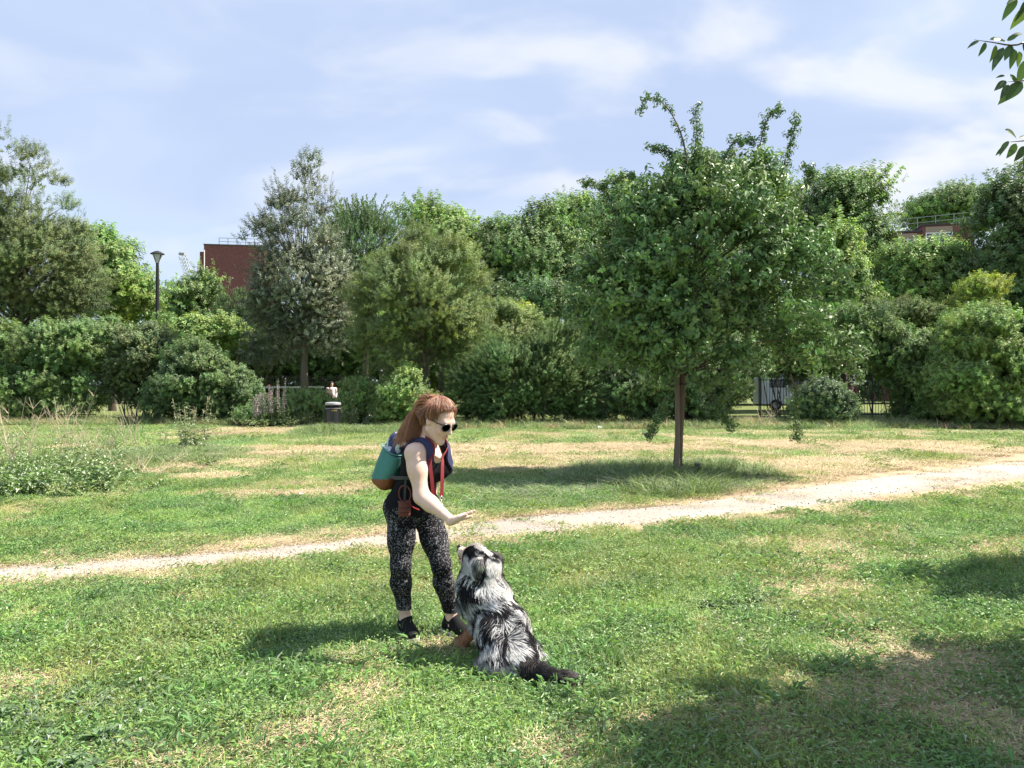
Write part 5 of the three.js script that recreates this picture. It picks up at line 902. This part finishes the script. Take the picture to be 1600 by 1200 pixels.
  const merle = (x, y, z) => {
    const wx = fbm(x * 7, y * 7, z * 7, 2) - 0.5, wy = fbm(x * 7 + 9, y * 7, z * 7, 2) - 0.5, n = fbm((x + 0.16 * wx) * 19, (y + 0.16 * wy) * 14, (z + 0.16 * wx) * 19, 4), m = noise(x * 55, y * 30, z * 55);
    const t = n + 0.09 * (m - 0.5);
    return t < 0.463 ? [0.010, 0.010, 0.012] : t < 0.503 ? mix3([0.03, 0.03, 0.034], [0.16, 0.165, 0.18], (t - 0.463) / 0.04) : t < 0.558 ? mix3([0.15, 0.158, 0.17], [0.34, 0.35, 0.36], (t - 0.503) / 0.055) : mix3([0.40, 0.41, 0.415], [0.56, 0.56, 0.55], clamp((t - 0.558) / 0.06));
  };
  const copper = [0.36, 0.165, 0.075];
  const coat = (x, y, z) => {
    const b = near(x, y, z), p = V3(x, y, z).sub(hc), f = p.dot(hd), u = p.dot(hu), l = p.dot(hl), m = noise(x * 60, y * 60, z * 60);
    let c = merle(x, y, z);
    if (b.name === 'muzzle' || b.name === 'jaw') { c = mix3([0.72, 0.62, 0.57], [0.66, 0.45, 0.38], m * 0.8); if (f > 0.168 && u > -0.02) c = [0.012, 0.011, 0.012]; }
    else if (b.name === 'skull') { if (Math.abs(l) < 0.022 && f > -0.03) c = mix3(c, [0.74, 0.70, 0.68], 0.85); }
    else if (b.name === 'foreleg' || b.name === 'paw') c = mix3(copper, [0.62, 0.48, 0.38], clamp(0.06 - y, 0, 0.06) / 0.06 * 0.7 + 0.2 * m);
    else if (b.name === 'hindfoot') c = mix3([0.60, 0.52, 0.46], copper, 0.3 * m);
    else if (b.name === 'tail') { const t = clamp((x - tp[0].x) / (tp[4].x - tp[0].x)); c = y < 0.022 ? mix3([0.40, 0.26, 0.17], [0.03, 0.03, 0.03], 0.3 * m) : mix3([0.012, 0.012, 0.013], [0.16, 0.15, 0.15], t > 0.8 ? 0.5 : 0.15 * m); }
    else if (b.name === 'thigh' && y < 0.1) c = mix3(c, [0.42, 0.40, 0.38], 0.5);
    if (mouth(x, y, z) < 0.006) c = [0.30, 0.05, 0.05];
    return c;
  };
  const [lo, hi] = around([h(0.2, 0, 0), ...tp, withers, rump, seat, pwL, pwR, hc], 0.19); lo.y = -0.01;
  const geo = nets(full, lo, hi, 0.0075, coat);
  const bodyMesh = part('body', geo, vcMat({ roughness: 0.9, specularIntensity: 0.2 }), g);
  // nose and eyes
  const nb = new MB(); nb.geo(new THREE.SphereGeometry(0.0165, 14, 10), new THREE.Matrix4().makeScale(1, 0.85, 1).setPosition(...h(0.176, 0.004, 0).toArray()));
  part('nose', nb.build(), mat([0.010, 0.009, 0.010], { roughness: 0.35, clearcoat: 0.6, clearcoatRoughness: 0.3 }), g, 'black wet nose');
  for (const s of [1, -1]) part('eye', new THREE.SphereGeometry(0.011, 12, 10).translate(...h(0.082, 0.038, 0.036 * s).toArray()), mat([0.03, 0.018, 0.01], { roughness: 0.12, clearcoat: 1, clearcoatRoughness: 0.05 }), g, 'dark brown eye');
  const tg = nets(ell(h(0.125, -0.046, 0), hd, hu, hl, 0.040, 0.007, 0.018), ...around([h(0.125, -0.046, 0)], 0.06), 0.004); part('tongue', tg, mat([0.55, 0.16, 0.15], { roughness: 0.4 }), g, 'pink tongue');
  // ears: soft folded flaps
  const earBones = [];
  for (const s of [1, -1]) {
    const e0 = h(-0.015, 0.055, 0.062 * s), e1 = h(-0.03, 0.045, 0.098 * s).add(V3(0, -0.005, 0)), e2 = e1.clone().add(V3(0.004, -0.055, 0)).addScaledVector(hl, 0.012 * s), n = V3().crossVectors(V3().subVectors(e2, e1), hd).normalize();
    const f = blend(0.02, cap(e0, e1, 0.022, 0.030, n, 1.5), cap(e1, e2, 0.031, 0.013, n, 2.0)); earBones.push({ f, e1, e2, s });
    const ec = (x, y, z) => { const m = fbm(x * 30, y * 30, z * 30, 3); return s > 0 ? mix3([0.05, 0.05, 0.055], [0.42, 0.40, 0.38], sstep(0.4, 0.65, m)) : mix3([0.010, 0.010, 0.011], [0.06, 0.055, 0.055], m); };
    const eg = nets(f, ...around([e0, e1, e2], 0.06), 0.0045, ec), fur = new MB();
    const P = eg.attributes.position, N = eg.attributes.normal;
    for (let k = 0; k < 700; k++) { const i = (r() * P.count) | 0, p = V3().fromBufferAttribute(P, i), nn = V3().fromBufferAttribute(N, i), d = V3().subVectors(e2, e1).normalize().addScaledVector(nn, 0.35).addScaledVector(randDir(r), 0.3).normalize(), l = 0.018 + 0.02 * r(), sd = V3().crossVectors(d, nn).normalize(), c = ec(p.x, p.y, p.z).map((q) => q * (0.7 + 0.6 * r())); fur.strip([p.clone().addScaledVector(nn, -0.002), p.clone().addScaledVector(d, l * 0.6), p.clone().addScaledVector(d, l).add(V3(0, -0.006, 0))], [0.0016, 0.0014, 0], sd, nn, c); }
    const ear = part('ear', eg, vcMat({ roughness: 0.8 }), g, s > 0 ? 'grey mottled drop ear' : 'black drop ear'); part('fur', fur.build(), vcMat({ roughness: 0.6, side: THREE.DoubleSide }), ear);
  }
  // the coat: locks of hair that follow the body and swirl
  const P = geo.attributes.position, N = geo.attributes.normal, I = geo.index.array, nt = I.length / 3, cum = new Float32Array(nt), a = V3(), b = V3(), c = V3(); let sum = 0;
  for (let t = 0; t < nt; t++) { a.fromBufferAttribute(P, I[3 * t]); b.fromBufferAttribute(P, I[3 * t + 1]); c.fromBufferAttribute(P, I[3 * t + 2]); sum += b.sub(a).cross(c.sub(a)).length() / 2; cum[t] = sum; }
  const fur = new MB();
  for (let k = 0; k < 62000; k++) {
    const w = r() * sum; let x0 = 0, x1 = nt - 1; while (x0 < x1) { const m = (x0 + x1) >> 1; if (cum[m] < w) x0 = m + 1; else x1 = m; }
    let u = r(), v = r(); if (u + v > 1) { u = 1 - u; v = 1 - v; }
    a.fromBufferAttribute(P, I[3 * x0]); b.fromBufferAttribute(P, I[3 * x0 + 1]); c.fromBufferAttribute(P, I[3 * x0 + 2]);
    const p = a.clone().addScaledVector(b.clone().sub(a), u).addScaledVector(c.clone().sub(a), v), n = V3().fromBufferAttribute(N, I[3 * x0]), bo = near(p.x, p.y, p.z);
    if (mouth(p.x, p.y, p.z) < 0.012 || (bo.name === 'muzzle' && p.clone().sub(hc).dot(hd) > 0.155)) continue;
    const sw = (s) => noise(p.x * 11 + s, p.y * 11 + s * 3, p.z * 11 - s) - 0.5, big = bo.len > 0.035 ? 1 : 0.3;
    let d = bo.flow.clone().addScaledVector(V3(sw(1), sw(5) * 0.7, sw(9)), 3.2 * big).add(V3(0, -0.35, 0)); d.addScaledVector(n, -d.dot(n)).normalize();
    const len = bo.len * (0.75 + 0.6 * r()), lift = bo.len > 0.035 ? 0.34 : 0.3, sd = V3().crossVectors(d, n).normalize(), wave = (r() - 0.5) * 0.35;
    const p1 = p.clone().addScaledVector(d, len * 0.4).addScaledVector(n, len * lift * 0.75).addScaledVector(sd, len * wave * 0.5), p2 = p.clone().addScaledVector(d, len * 0.78).addScaledVector(n, len * lift).addScaledVector(sd, len * wave), p3 = p.clone().addScaledVector(d, len * 1.12).addScaledVector(n, len * lift * 0.72).addScaledVector(sd, len * wave * 0.8);
    for (const q of [p1, p2, p3]) if (q.y < 0.004) q.y = 0.004;
    const jj = big === 1 ? 0.045 * (r() - 0.5) : 0, cc = coat(p.x + d.x * jj + sd.x * jj * 0.3, p.y + d.y * jj, p.z + d.z * jj), f = 0.72 + 0.56 * r(), wd = bo.len > 0.035 ? 0.0016 : 0.0012;
    fur.strip([p.clone().addScaledVector(n, -0.004), p1, p2, p3], [wd, wd * 1.1, wd * 0.8, 0], sd, n.clone().addScaledVector(d, -0.3).normalize(), cc.map((q) => q * f * 0.9), cc.map((q) => q * f * 1.08));
  }
  part('fur', fur.build(), vcMat({ roughness: 0.7, specularIntensity: 0.2, side: THREE.DoubleSide }), g, 'wavy black, silver and white merle coat');
}

// ---------------------------------------------------------------- people beyond the lawn
function farPerson(label, px, Z, shirt, trousers, hairC, yaw) {
  const b = at(px, 600, Z), g = thing('person', label, 'person', [b.x, 0, b.z]); g.rotation.y = yaw;
  const legs = [-1, 1].flatMap((s) => [cap(V3(0.09 * s, 0.86, 0), V3(0.10 * s, 0.46, 0.02), 0.085, 0.06), cap(V3(0.10 * s, 0.46, 0.02), V3(0.10 * s, 0.08, 0), 0.058, 0.04), cap(V3(0.10 * s, 0.05, -0.04), V3(0.11 * s, 0.04, 0.16), 0.045, 0.035)]);
  const tor = [cap(V3(0, 0.92, 0), V3(0, 1.12, 0), 0.125, 0.12), cap(V3(0, 1.12, 0), V3(0, 1.32, 0.0), 0.13, 0.14), cap(V3(-0.17, 1.38, 0), V3(0.17, 1.38, 0), 0.06, 0.06)];
  const arms = [-1, 1].flatMap((s) => [cap(V3(0.19 * s, 1.38, 0), V3(0.24 * s, 1.10, -0.02), 0.05, 0.042), cap(V3(0.24 * s, 1.10, -0.02), V3(0.17 * s, 0.95, 0.2), 0.04, 0.03), cap(V3(0.17 * s, 0.95, 0.2), V3(0.13 * s, 0.93, 0.30), 0.03, 0.016)]);
  const head = [ell(V3(0, 1.60, 0.01), V3(1, 0, 0), V3(0, 1, 0), V3(0, 0, 1), 0.078, 0.11, 0.095), cap(V3(0, 1.44, 0), V3(0, 1.54, 0), 0.05, 0.05), cap(V3(0, 1.595, 0.09), V3(0, 1.575, 0.115), 0.01, 0.014), ball(V3(0, 1.515, 0.07), 0.028)];
  const lo = V3(-0.4, -0.02, -0.3), hi = V3(0.4, 1.78, 0.45);
  part('body', nets(blend(0.04, ...legs, ...tor, ...arms, ...head), lo, hi, 0.022), mat([0.55, 0.34, 0.26], { roughness: 0.6 }), g);
  part('shirt', nets(cutBy(grow(blend(0.04, ...tor, arms[0], arms[1], arms[3], arms[4]), 0.014), half(V3(0, 1.44, 0), V3(0, 1, 0))), lo, hi, 0.02), mat(shirt), g); part('trousers', nets(cutBy(grow(blend(0.05, ...legs.filter((_, k) => k % 3 < 2), cap(V3(-0.05, 0.9, 0), V3(0.05, 0.9, 0), 0.115, 0.115)), 0.014), half(V3(0, 0.95, 0), V3(0, 1, 0))), lo, hi, 0.02), mat(trousers), g);
  part('hair', nets(cutBy(grow(head[0], 0.016), half(V3(0, 1.60, 0.05), V3(0, -0.55, 0.83))), lo, hi, 0.018), mat(hairC), g);
}
farPerson('far person in pale pink shirt standing behind the litter bin', 518, 36.5, [0.72, 0.58, 0.62], [0.06, 0.06, 0.08], [0.05, 0.03, 0.025], 0.5);
farPerson('far person in dark pink top seen through the railings beside the young glossy tree', 1331, 41, [0.32, 0.07, 0.11], [0.30, 0.30, 0.34], [0.05, 0.03, 0.03], -0.8);

// ---------------------------------------------------------------- weeds, flowers, dry stalks
const weedMat = leafMat({ transmission: 0.4, clearcoat: 0.08 }), stalkMat = vcMat({ roughness: 0.9, side: THREE.DoubleSide });
const green = [0.165, 0.245, 0.050], greyGreen = [0.20, 0.26, 0.11], strawC = [0.52, 0.45, 0.32];
// upright leafy weed: stems with leaves and seed heads
function weed(label, px, py, h, n, seed, spread = 0.25, leafL = 0.09, col = green) {
  const [x, z] = groundAt(px, py), r = rng(seed), g = thing('tall_weed', label, 'weed', [x, gh(x, z), z], 'rough weeds beside the lawn'), st = new MB(), lv = new MB();
  for (let k = 0; k < n; k++) {
    const a = r() * 6.283, d = spread * Math.sqrt(r()), hh = h * (0.55 + 0.5 * r()), p0 = V3(d * Math.cos(a), -0.02, d * Math.sin(a)), p2 = p0.clone().add(V3(d * 0.6 * Math.cos(a) + (r() - 0.5) * 0.2 * h, hh, d * 0.6 * Math.sin(a) + (r() - 0.5) * 0.2 * h)), pts = curve([p0, p0.clone().lerp(p2, 0.5).add(V3((r() - 0.5) * 0.06, 0, (r() - 0.5) * 0.06)), p2], 8), c = mix3(col, strawC, r() * 0.35);
    st.tube(pts, pts.map((_, q) => 0.006 * (1 - q / 10)), 4, c, false);
    const nl = (h > 0.8 ? 20 : 12) + (r() * 12 | 0); for (let q = 0; q < nl; q++) { const t = 0.05 + 0.93 * r(), i = Math.min(7, t * 8 | 0), p = pts[i].clone().lerp(pts[i + 1], t * 8 - i), b = r() * 6.283, v = 0.7 + 0.6 * r(), l = leafL * (1.25 - 0.8 * t) * (0.6 + 0.7 * r()); lv.leaf(p, V3(Math.cos(b), 0.5 - 0.5 * r(), Math.sin(b)).normalize(), V3((r() - 0.5) * 0.6, 1, (r() - 0.5) * 0.6).normalize(), l, l * 0.36, col.map((q2) => q2 * v), false, 0.3); }
    if (h > 1.1 && r() < 0.5) for (let q = 0; q < 3; q++) st.tube([pts[8].clone().lerp(pts[6], r()), pts[8].clone().add(V3((r() - 0.5) * 0.09, 0.02 + 0.06 * r(), (r() - 0.5) * 0.09))], [0.0025, 0.004], 3, mix3(c, strawC, 0.6), false);
  }
  part('stems', st.build(), stalkMat, g); part('leaves', lv.build(), weedMat, g); return g;
}
function dryStalks(label, px, py, h, n, seed, lean = 0.35) {
  const [x, z] = groundAt(px, py), r = rng(seed), g = thing('dry_stalks', label, 'dead weed', [x, gh(x, z), z], 'bleached dead weed stalks'), st = new MB();
  for (let k = 0; k < n; k++) {
    const a = r() * 6.283, p0 = V3((r() - 0.5) * 0.5, -0.02, (r() - 0.5) * 0.4), hh = h * (0.35 + 0.7 * r()), l = hh * lean * (0.3 + 1.2 * r()), p2 = p0.clone().add(V3(Math.cos(a) * l, hh, Math.sin(a) * l * 0.7)), pts = curve([p0, p0.clone().lerp(p2, 0.5).add(V3(0, 0.04 * h, 0)), p2], 7), v = 0.65 + 0.6 * r(), c = strawC.map((q) => q * v);
    st.tube(pts, pts.map((_, q) => 0.0065 * (1 - q / 9)), 4, c, false);
    for (let q = 0; q < 4; q++) { const p = pts[3 + (r() * 4 | 0)], b = r() * 6.283, ll = 0.06 + 0.22 * r(); st.tube([p, p.clone().add(V3(Math.cos(b) * ll * 0.7, ll * 0.8, Math.sin(b) * ll * 0.7))], [0.0038, 0.002], 3, c, false); }
  }
  part('stalks', st.build(), stalkMat, g);
}
dryStalks('arching pale dead stalks in the weeds below the big hedge shrub', 20, 735, 1.35, 40, 301, 0.55);
dryStalks('thin upright bleached stalks before the big hedge shrub', 105, 712, 1.5, 26, 302, 0.35);
dryStalks('bleached stalks among the weeds before the bronze shrub', 150, 722, 0.75, 26, 303, 0.7);
dryStalks('forked dead stalk standing in the weeds before the dark shrub', 205, 700, 1.25, 12, 304, 0.3);
dryStalks('low fallen straw stalks on the rough grass beside the worn patch', 225, 742, 0.4, 22, 305, 2.2);
dryStalks('single leaning dead stalk by the worn dirt patch', 345, 690, 0.6, 6, 306, 0.9);
dryStalks('brown dead stems by the shrub behind the young glossy tree', 1195, 668, 0.9, 16, 307, 0.4);
weed('tall green weed clump with seed spikes before the dark shrub', 305, 703, 1.25, 26, 311, 0.40, 0.13, greyGreen);
weed('slim green weed standing before the bronze shrub', 172, 708, 1.15, 6, 312, 0.15, 0.10);
weed('slim weed with forked top beside the tall green clump', 243, 702, 0.9, 7, 313, 0.2, 0.09, greyGreen);
weed('dense leafy weed thicket at the edge of the rough grass', 10, 765, 0.62, 52, 314, 1.1, 0.17, [0.12, 0.225, 0.045]);
weed('leafy dock like weeds beside the weed thicket', 96, 766, 0.48, 40, 315, 0.75, 0.16, [0.13, 0.24, 0.045]);
weed('leafy weeds behind the weed thicket', 62, 738, 0.8, 44, 316, 1.2, 0.16, [0.13, 0.22, 0.05]);
weed('low dark leafy weed on the rough grass', 190, 735, 0.3, 16, 317, 0.4, 0.12);
weed('small dark weed tuft in the long grass below the tall green clump', 318, 728, 0.32, 14, 318, 0.25, 0.10);
weed('low leafy weeds spreading beside the weed thicket', 165, 770, 0.28, 26, 319, 0.6, 0.11);
weed('leafy weeds at the foot of the litter bin', 545, 666, 1.0, 44, 320, 0.7, 0.15);
weed('bushy pale green weeds between the bin and the railings', 475, 665, 1.1, 60, 321, 0.9, 0.16);
weed('tall light green sapling bush behind the litter bin', 566, 664, 1.75, 36, 322, 0.6, 0.2);
weed('fresh green weeds under the white flower spikes', 425, 667, 0.45, 50, 323, 1.0, 0.16);
weed('small leafy seedling on the lawn under the hanging branch', 1245, 690, 0.42, 6, 324, 0.08, 0.10);
weed('grey green weed tuft at the edge of the shrub beside the railings gap', 1405, 668, 0.55, 22, 325, 0.5, 0.13, greyGreen);
weed('low dark weed clump on the near lawn past the dog', 1165, 955, 0.10, 34, 326, 0.24, 0.07, [0.115, 0.205, 0.055]);
weed('low bluish weed clump in the near lawn corner', 70, 1150, 0.12, 70, 327, 0.42, 0.085, [0.105, 0.20, 0.075]);
weed('large leaved low weeds before the very dark shrub', 905, 660, 0.5, 30, 328, 0.9, 0.26, [0.10, 0.17, 0.05]);
weed('leafy weeds growing beside the stub in the long grass', 1110, 745, 0.4, 12, 329, 0.3, 0.08);
// white flower spikes (bear's breeches): leaves below, spires above
{
  const petal = vcMat({ roughness: 0.8, side: THREE.DoubleSide });
  [[399, 668.5, 1.25, 4], [409, 668, 1.35, 4], [422, 668, 1.5, 4], [431, 667.5, 1.8, 3], [439, 667.5, 1.85, 3]].forEach(([px, py, h, n], k) => {
    const [x, z] = groundAt(px, py), r = rng(400 + k), g = thing('flowering_plant', ['short white flower spires beside the dark shrub', 'white flower spires second from the dark shrub', 'middle cluster of white flower spires before the railings', 'tall white flower spires before the railings', 'tallest white flower spires nearest the trunk of the grey leaved tree'][k], 'flower', [x, 0, z], 'white flower spires before the railings'), lv = new MB();
    for (let q = 0; q < 26; q++) { const b = r() * 6.283, v = 0.7 + 0.6 * r(); lv.leaf(V3((r() - 0.5) * 0.2, 0.05, (r() - 0.5) * 0.2), V3(Math.cos(b), 0.5 + 0.7 * r(), Math.sin(b)).normalize(), V3(0, 1, 0), 0.45, 0.2, [0.10 * v, 0.18 * v, 0.05 * v], false, 0.4); }
    part('leaves', lv.build(), weedMat, g);
    for (let s = 0; s < n; s++) { const f = new MB(), sx = (r() - 0.5) * 0.34, sz = (r() - 0.5) * 0.3, hh = h * (0.8 + 0.22 * r()); f.tube([V3(sx, 0, sz), V3(sx * 1.1, hh, sz)], [0.014, 0.006], 5, [0.12, 0.16, 0.06], false);
      for (let q = 0; q < 70; q++) { const t = 0.38 + 0.6 * r(), b = r() * 6.283, w = 0.085 * (1.15 - 0.6 * t), v = 0.8 + 0.3 * r(), c = r() < 0.35 ? [0.34 * v, 0.25 * v, 0.31 * v] : [0.74 * v, 0.70 * v, 0.73 * v]; f.leaf(V3(sx * (1 + 0.1 * t), hh * t, sz), V3(Math.cos(b), 0.35, Math.sin(b)).normalize(), V3(0, 1, 0), w, w * 0.7, c, true, 0.4); }
      part('flower_spike', f.build(), petal, g); }
  });
}

// ---------------------------------------------------------------- the tree beside the viewer: its branch ends hang into view, its crown shades the lawn
{
  const g = thing('overhanging_tree', 'near tree whose leafy branch tips hang in against the sky', 'tree', [6.1, 0, -3.2]), r = rng(91), B = g.position, w = new MB(), list = [[], [], []], q = new THREE.Quaternion(), Y = V3(0, 1, 0);
  const trunkP = [V3(0, -0.05, 0), V3(0.05, 1, 0), V3(0, 2.2, -0.05), V3(-0.15, 3.4, -0.2), V3(-0.2, 4.6, -0.4)]; w.tube(curve(trunkP, 14), Array.from({ length: 15 }, (_, k) => 0.19 * (1 - 0.055 * k)), 10, [1, 1, 1]);
  const lobes = [[5.2, 4.5, -3.5, 1.5, 1.2, 1.3], [6.6, 5.0, -3.2, 1.9, 1.5, 1.7], [7.5, 4.4, -6.6, 0.9, 0.7, 0.8, 18], [4.5, 4.0, -2.2, 1.1, 0.9, 1.0], [6.4, 4.2, -4.2, 1.3, 1.0, 0.9]];
  const tips = [];
  for (const [x, y, z, rx, ry, rz, nc = 78] of lobes) for (let k = 0; k < nc; k++) {
    const d = randDir(r), f = 0.35 + 0.65 * Math.cbrt(r()), c = V3(x + d.x * rx * f, y + d.y * ry * f, z + d.z * rz * f).sub(B); tips.push(c);
    for (let s = 0; s < 21; s++) { const p = c.clone().addScaledVector(randDir(r), 0.36 * Math.sqrt(r())), v = 0.75 + 0.5 * r(); if (p.x + B.x < 0.70 * -(p.z + B.z) + 0.12) continue; q.setFromUnitVectors(Y, randDir(r).add(V3(0, 0.2, 0)).normalize()); list[(r() * 3) | 0].push({ p, q: q.clone(), s: V3(1, 1, 1).multiplyScalar(0.9 + 0.5 * r()), c: [C.cherry[0] * v, C.cherry[1] * v, C.cherry[2] * v] }); }
  }
  for (let k = 0; k < tips.length; k += 4) { const a = V3(-0.1, 2.2 + 2.2 * r(), -0.2), m = a.clone().lerp(tips[k], 0.5).add(V3(0, 0.25, 0)); w.tube(curve([a, m, tips[k]], 7), [0.07, 0.055, 0.045, 0.035, 0.026, 0.018, 0.012, 0.006], 5, [1, 1, 1], false); }
  part('trunk', w.build(), barkMat([0.09, 0.07, 0.055]), g);
  list.forEach((l, k) => copies(k ? 'foliage' : 'crown', SPRIG.cherry[k], LEAF.gloss, l, g));
  // the branch ends in view, leaf by leaf
  const leafG = [0, 1, 2, 3].map((k) => {                              // pointed oval blade, gently cupped
    const b = new MB(), n = 7, L = 1, W = 0.46, rows = [], bend = 0.12 + 0.08 * k, cc = [1, 1, 1];
    for (let i = 0; i <= n; i++) { const t = i / n, wd = W * 0.5 * Math.sin(Math.PI * t ** 0.8) ** 0.85 * (1 - 0.25 * t), y = -bend * t * t; rows.push([[-wd, y + 0.10 * wd * 2], [-wd * 0.5, y + 0.03 * wd], [0, y], [wd * 0.5, y + 0.03 * wd], [wd, y + 0.10 * wd * 2]].map(([x, h]) => b.v(x + 0.04 * Math.sin(t * 3 + k) * t, h, t * L, 0, 1, 0, cc))); }
    for (let i = 0; i < n; i++) for (let j = 0; j < 4; j++) b.i.push(rows[i][j], rows[i + 1][j], rows[i][j + 1], rows[i][j + 1], rows[i + 1][j], rows[i + 1][j + 1]);
    const m = b.build(); m.computeVertexNormals(); return m;
  });
  const tones = [[0.055, 0.115, 0.030], [0.085, 0.165, 0.032], [0.045, 0.095, 0.028], [0.14, 0.23, 0.035]].map((c) => { const m = leafMat({ transmission: 0.36, clearcoat: 0.5, clearcoatRoughness: 0.35 }); m.color.setRGB(...c); m.vertexColors = false; return m; });
  const Zb = 4.3, branch = (pts, leaves) => {
    const P = curve(pts.map(([x, y, dz = 0]) => at(x, y, Zb + dz).sub(B)), 16), st = part('branch', new MB().tube(P, P.map((_, k) => 0.009 * (1 - k / 18)), 6).build(), barkMat([0.09, 0.07, 0.055]), g, 'thin leafy branch end');
    for (const [x, y, len, ang, tone] of leaves) {
      const m = part('leaf', leafG[(r() * 4) | 0], tones[tone], st), s = len * Zb / FOCAL; m.position.copy(at(x, y, Zb + (r() - 0.5) * 0.06).sub(B)); m.scale.set(s * (0.85 + 0.3 * r()), s, s);
      const d = V3(Math.cos(ang), -Math.sin(ang), (r() - 0.5) * 0.5).normalize(), n = V3((r() - 0.5) * 0.9, 0.55, 0.7).normalize(), X = V3().crossVectors(n, d).normalize(), N2 = V3().crossVectors(d, X); m.quaternion.setFromRotationMatrix(new THREE.Matrix4().makeBasis(X, N2, d));
    }
  };
  branch([[1720, -40], [1640, 40], [1590, 70], [1550, 66], [1522, 62]], [[1530, 64, 18, 2.8, 2], [1540, 66, 22, 1.9, 1], [1546, 62, 30, -0.05, 3], [1556, 70, 26, 1.7, 3], [1568, 74, 36, 2.1, 2], [1580, 70, 26, 2.0, 2], [1584, 76, 30, 1.6, 0], [1592, 80, 24, 1.3, 3], [1596, 66, 30, 0.1, 0], [1602, 60, 34, 1.2, 2], [1606, 92, 40, 1.9, 1], [1598, 52, 26, 2.9, 2], [1612, 70, 34, 0.4, 1], [1574, 64, 20, -0.6, 1]]);
  branch([[1730, -60], [1660, -20], [1600, -5], [1580, 4]], [[1588, -4, 34, 2.0, 0], [1600, 2, 30, 1.7, 2], [1612, 8, 40, 2.3, 3], [1606, 30, 34, 1.4, 2], [1596, -10, 30, 2.6, 1], [1620, 20, 40, 1.0, 0]]);
  branch([[1720, 90], [1650, 118], [1600, 126], [1574, 128]], [[1578, 116, 24, 0.9, 1], [1572, 126, 26, 2.5, 2], [1576, 132, 24, 2.1, 2], [1598, 128, 42, 2.35, 0], [1606, 122, 30, 1.2, 2], [1570, 118, 14, 3.0, 2]]);
  branch([[1720, 190], [1650, 214], [1600, 220], [1576, 222]], [[1570, 202, 24, 0.5, 0], [1576, 220, 24, 2.2, 2], [1588, 224, 26, 2.1, 1], [1592, 216, 22, -0.2, 2], [1602, 228, 30, 2.2, 2], [1612, 232, 30, 1.9, 0], [1568, 230, 16, 2.3, 2]]);
}

renderer.render(scene, camera);
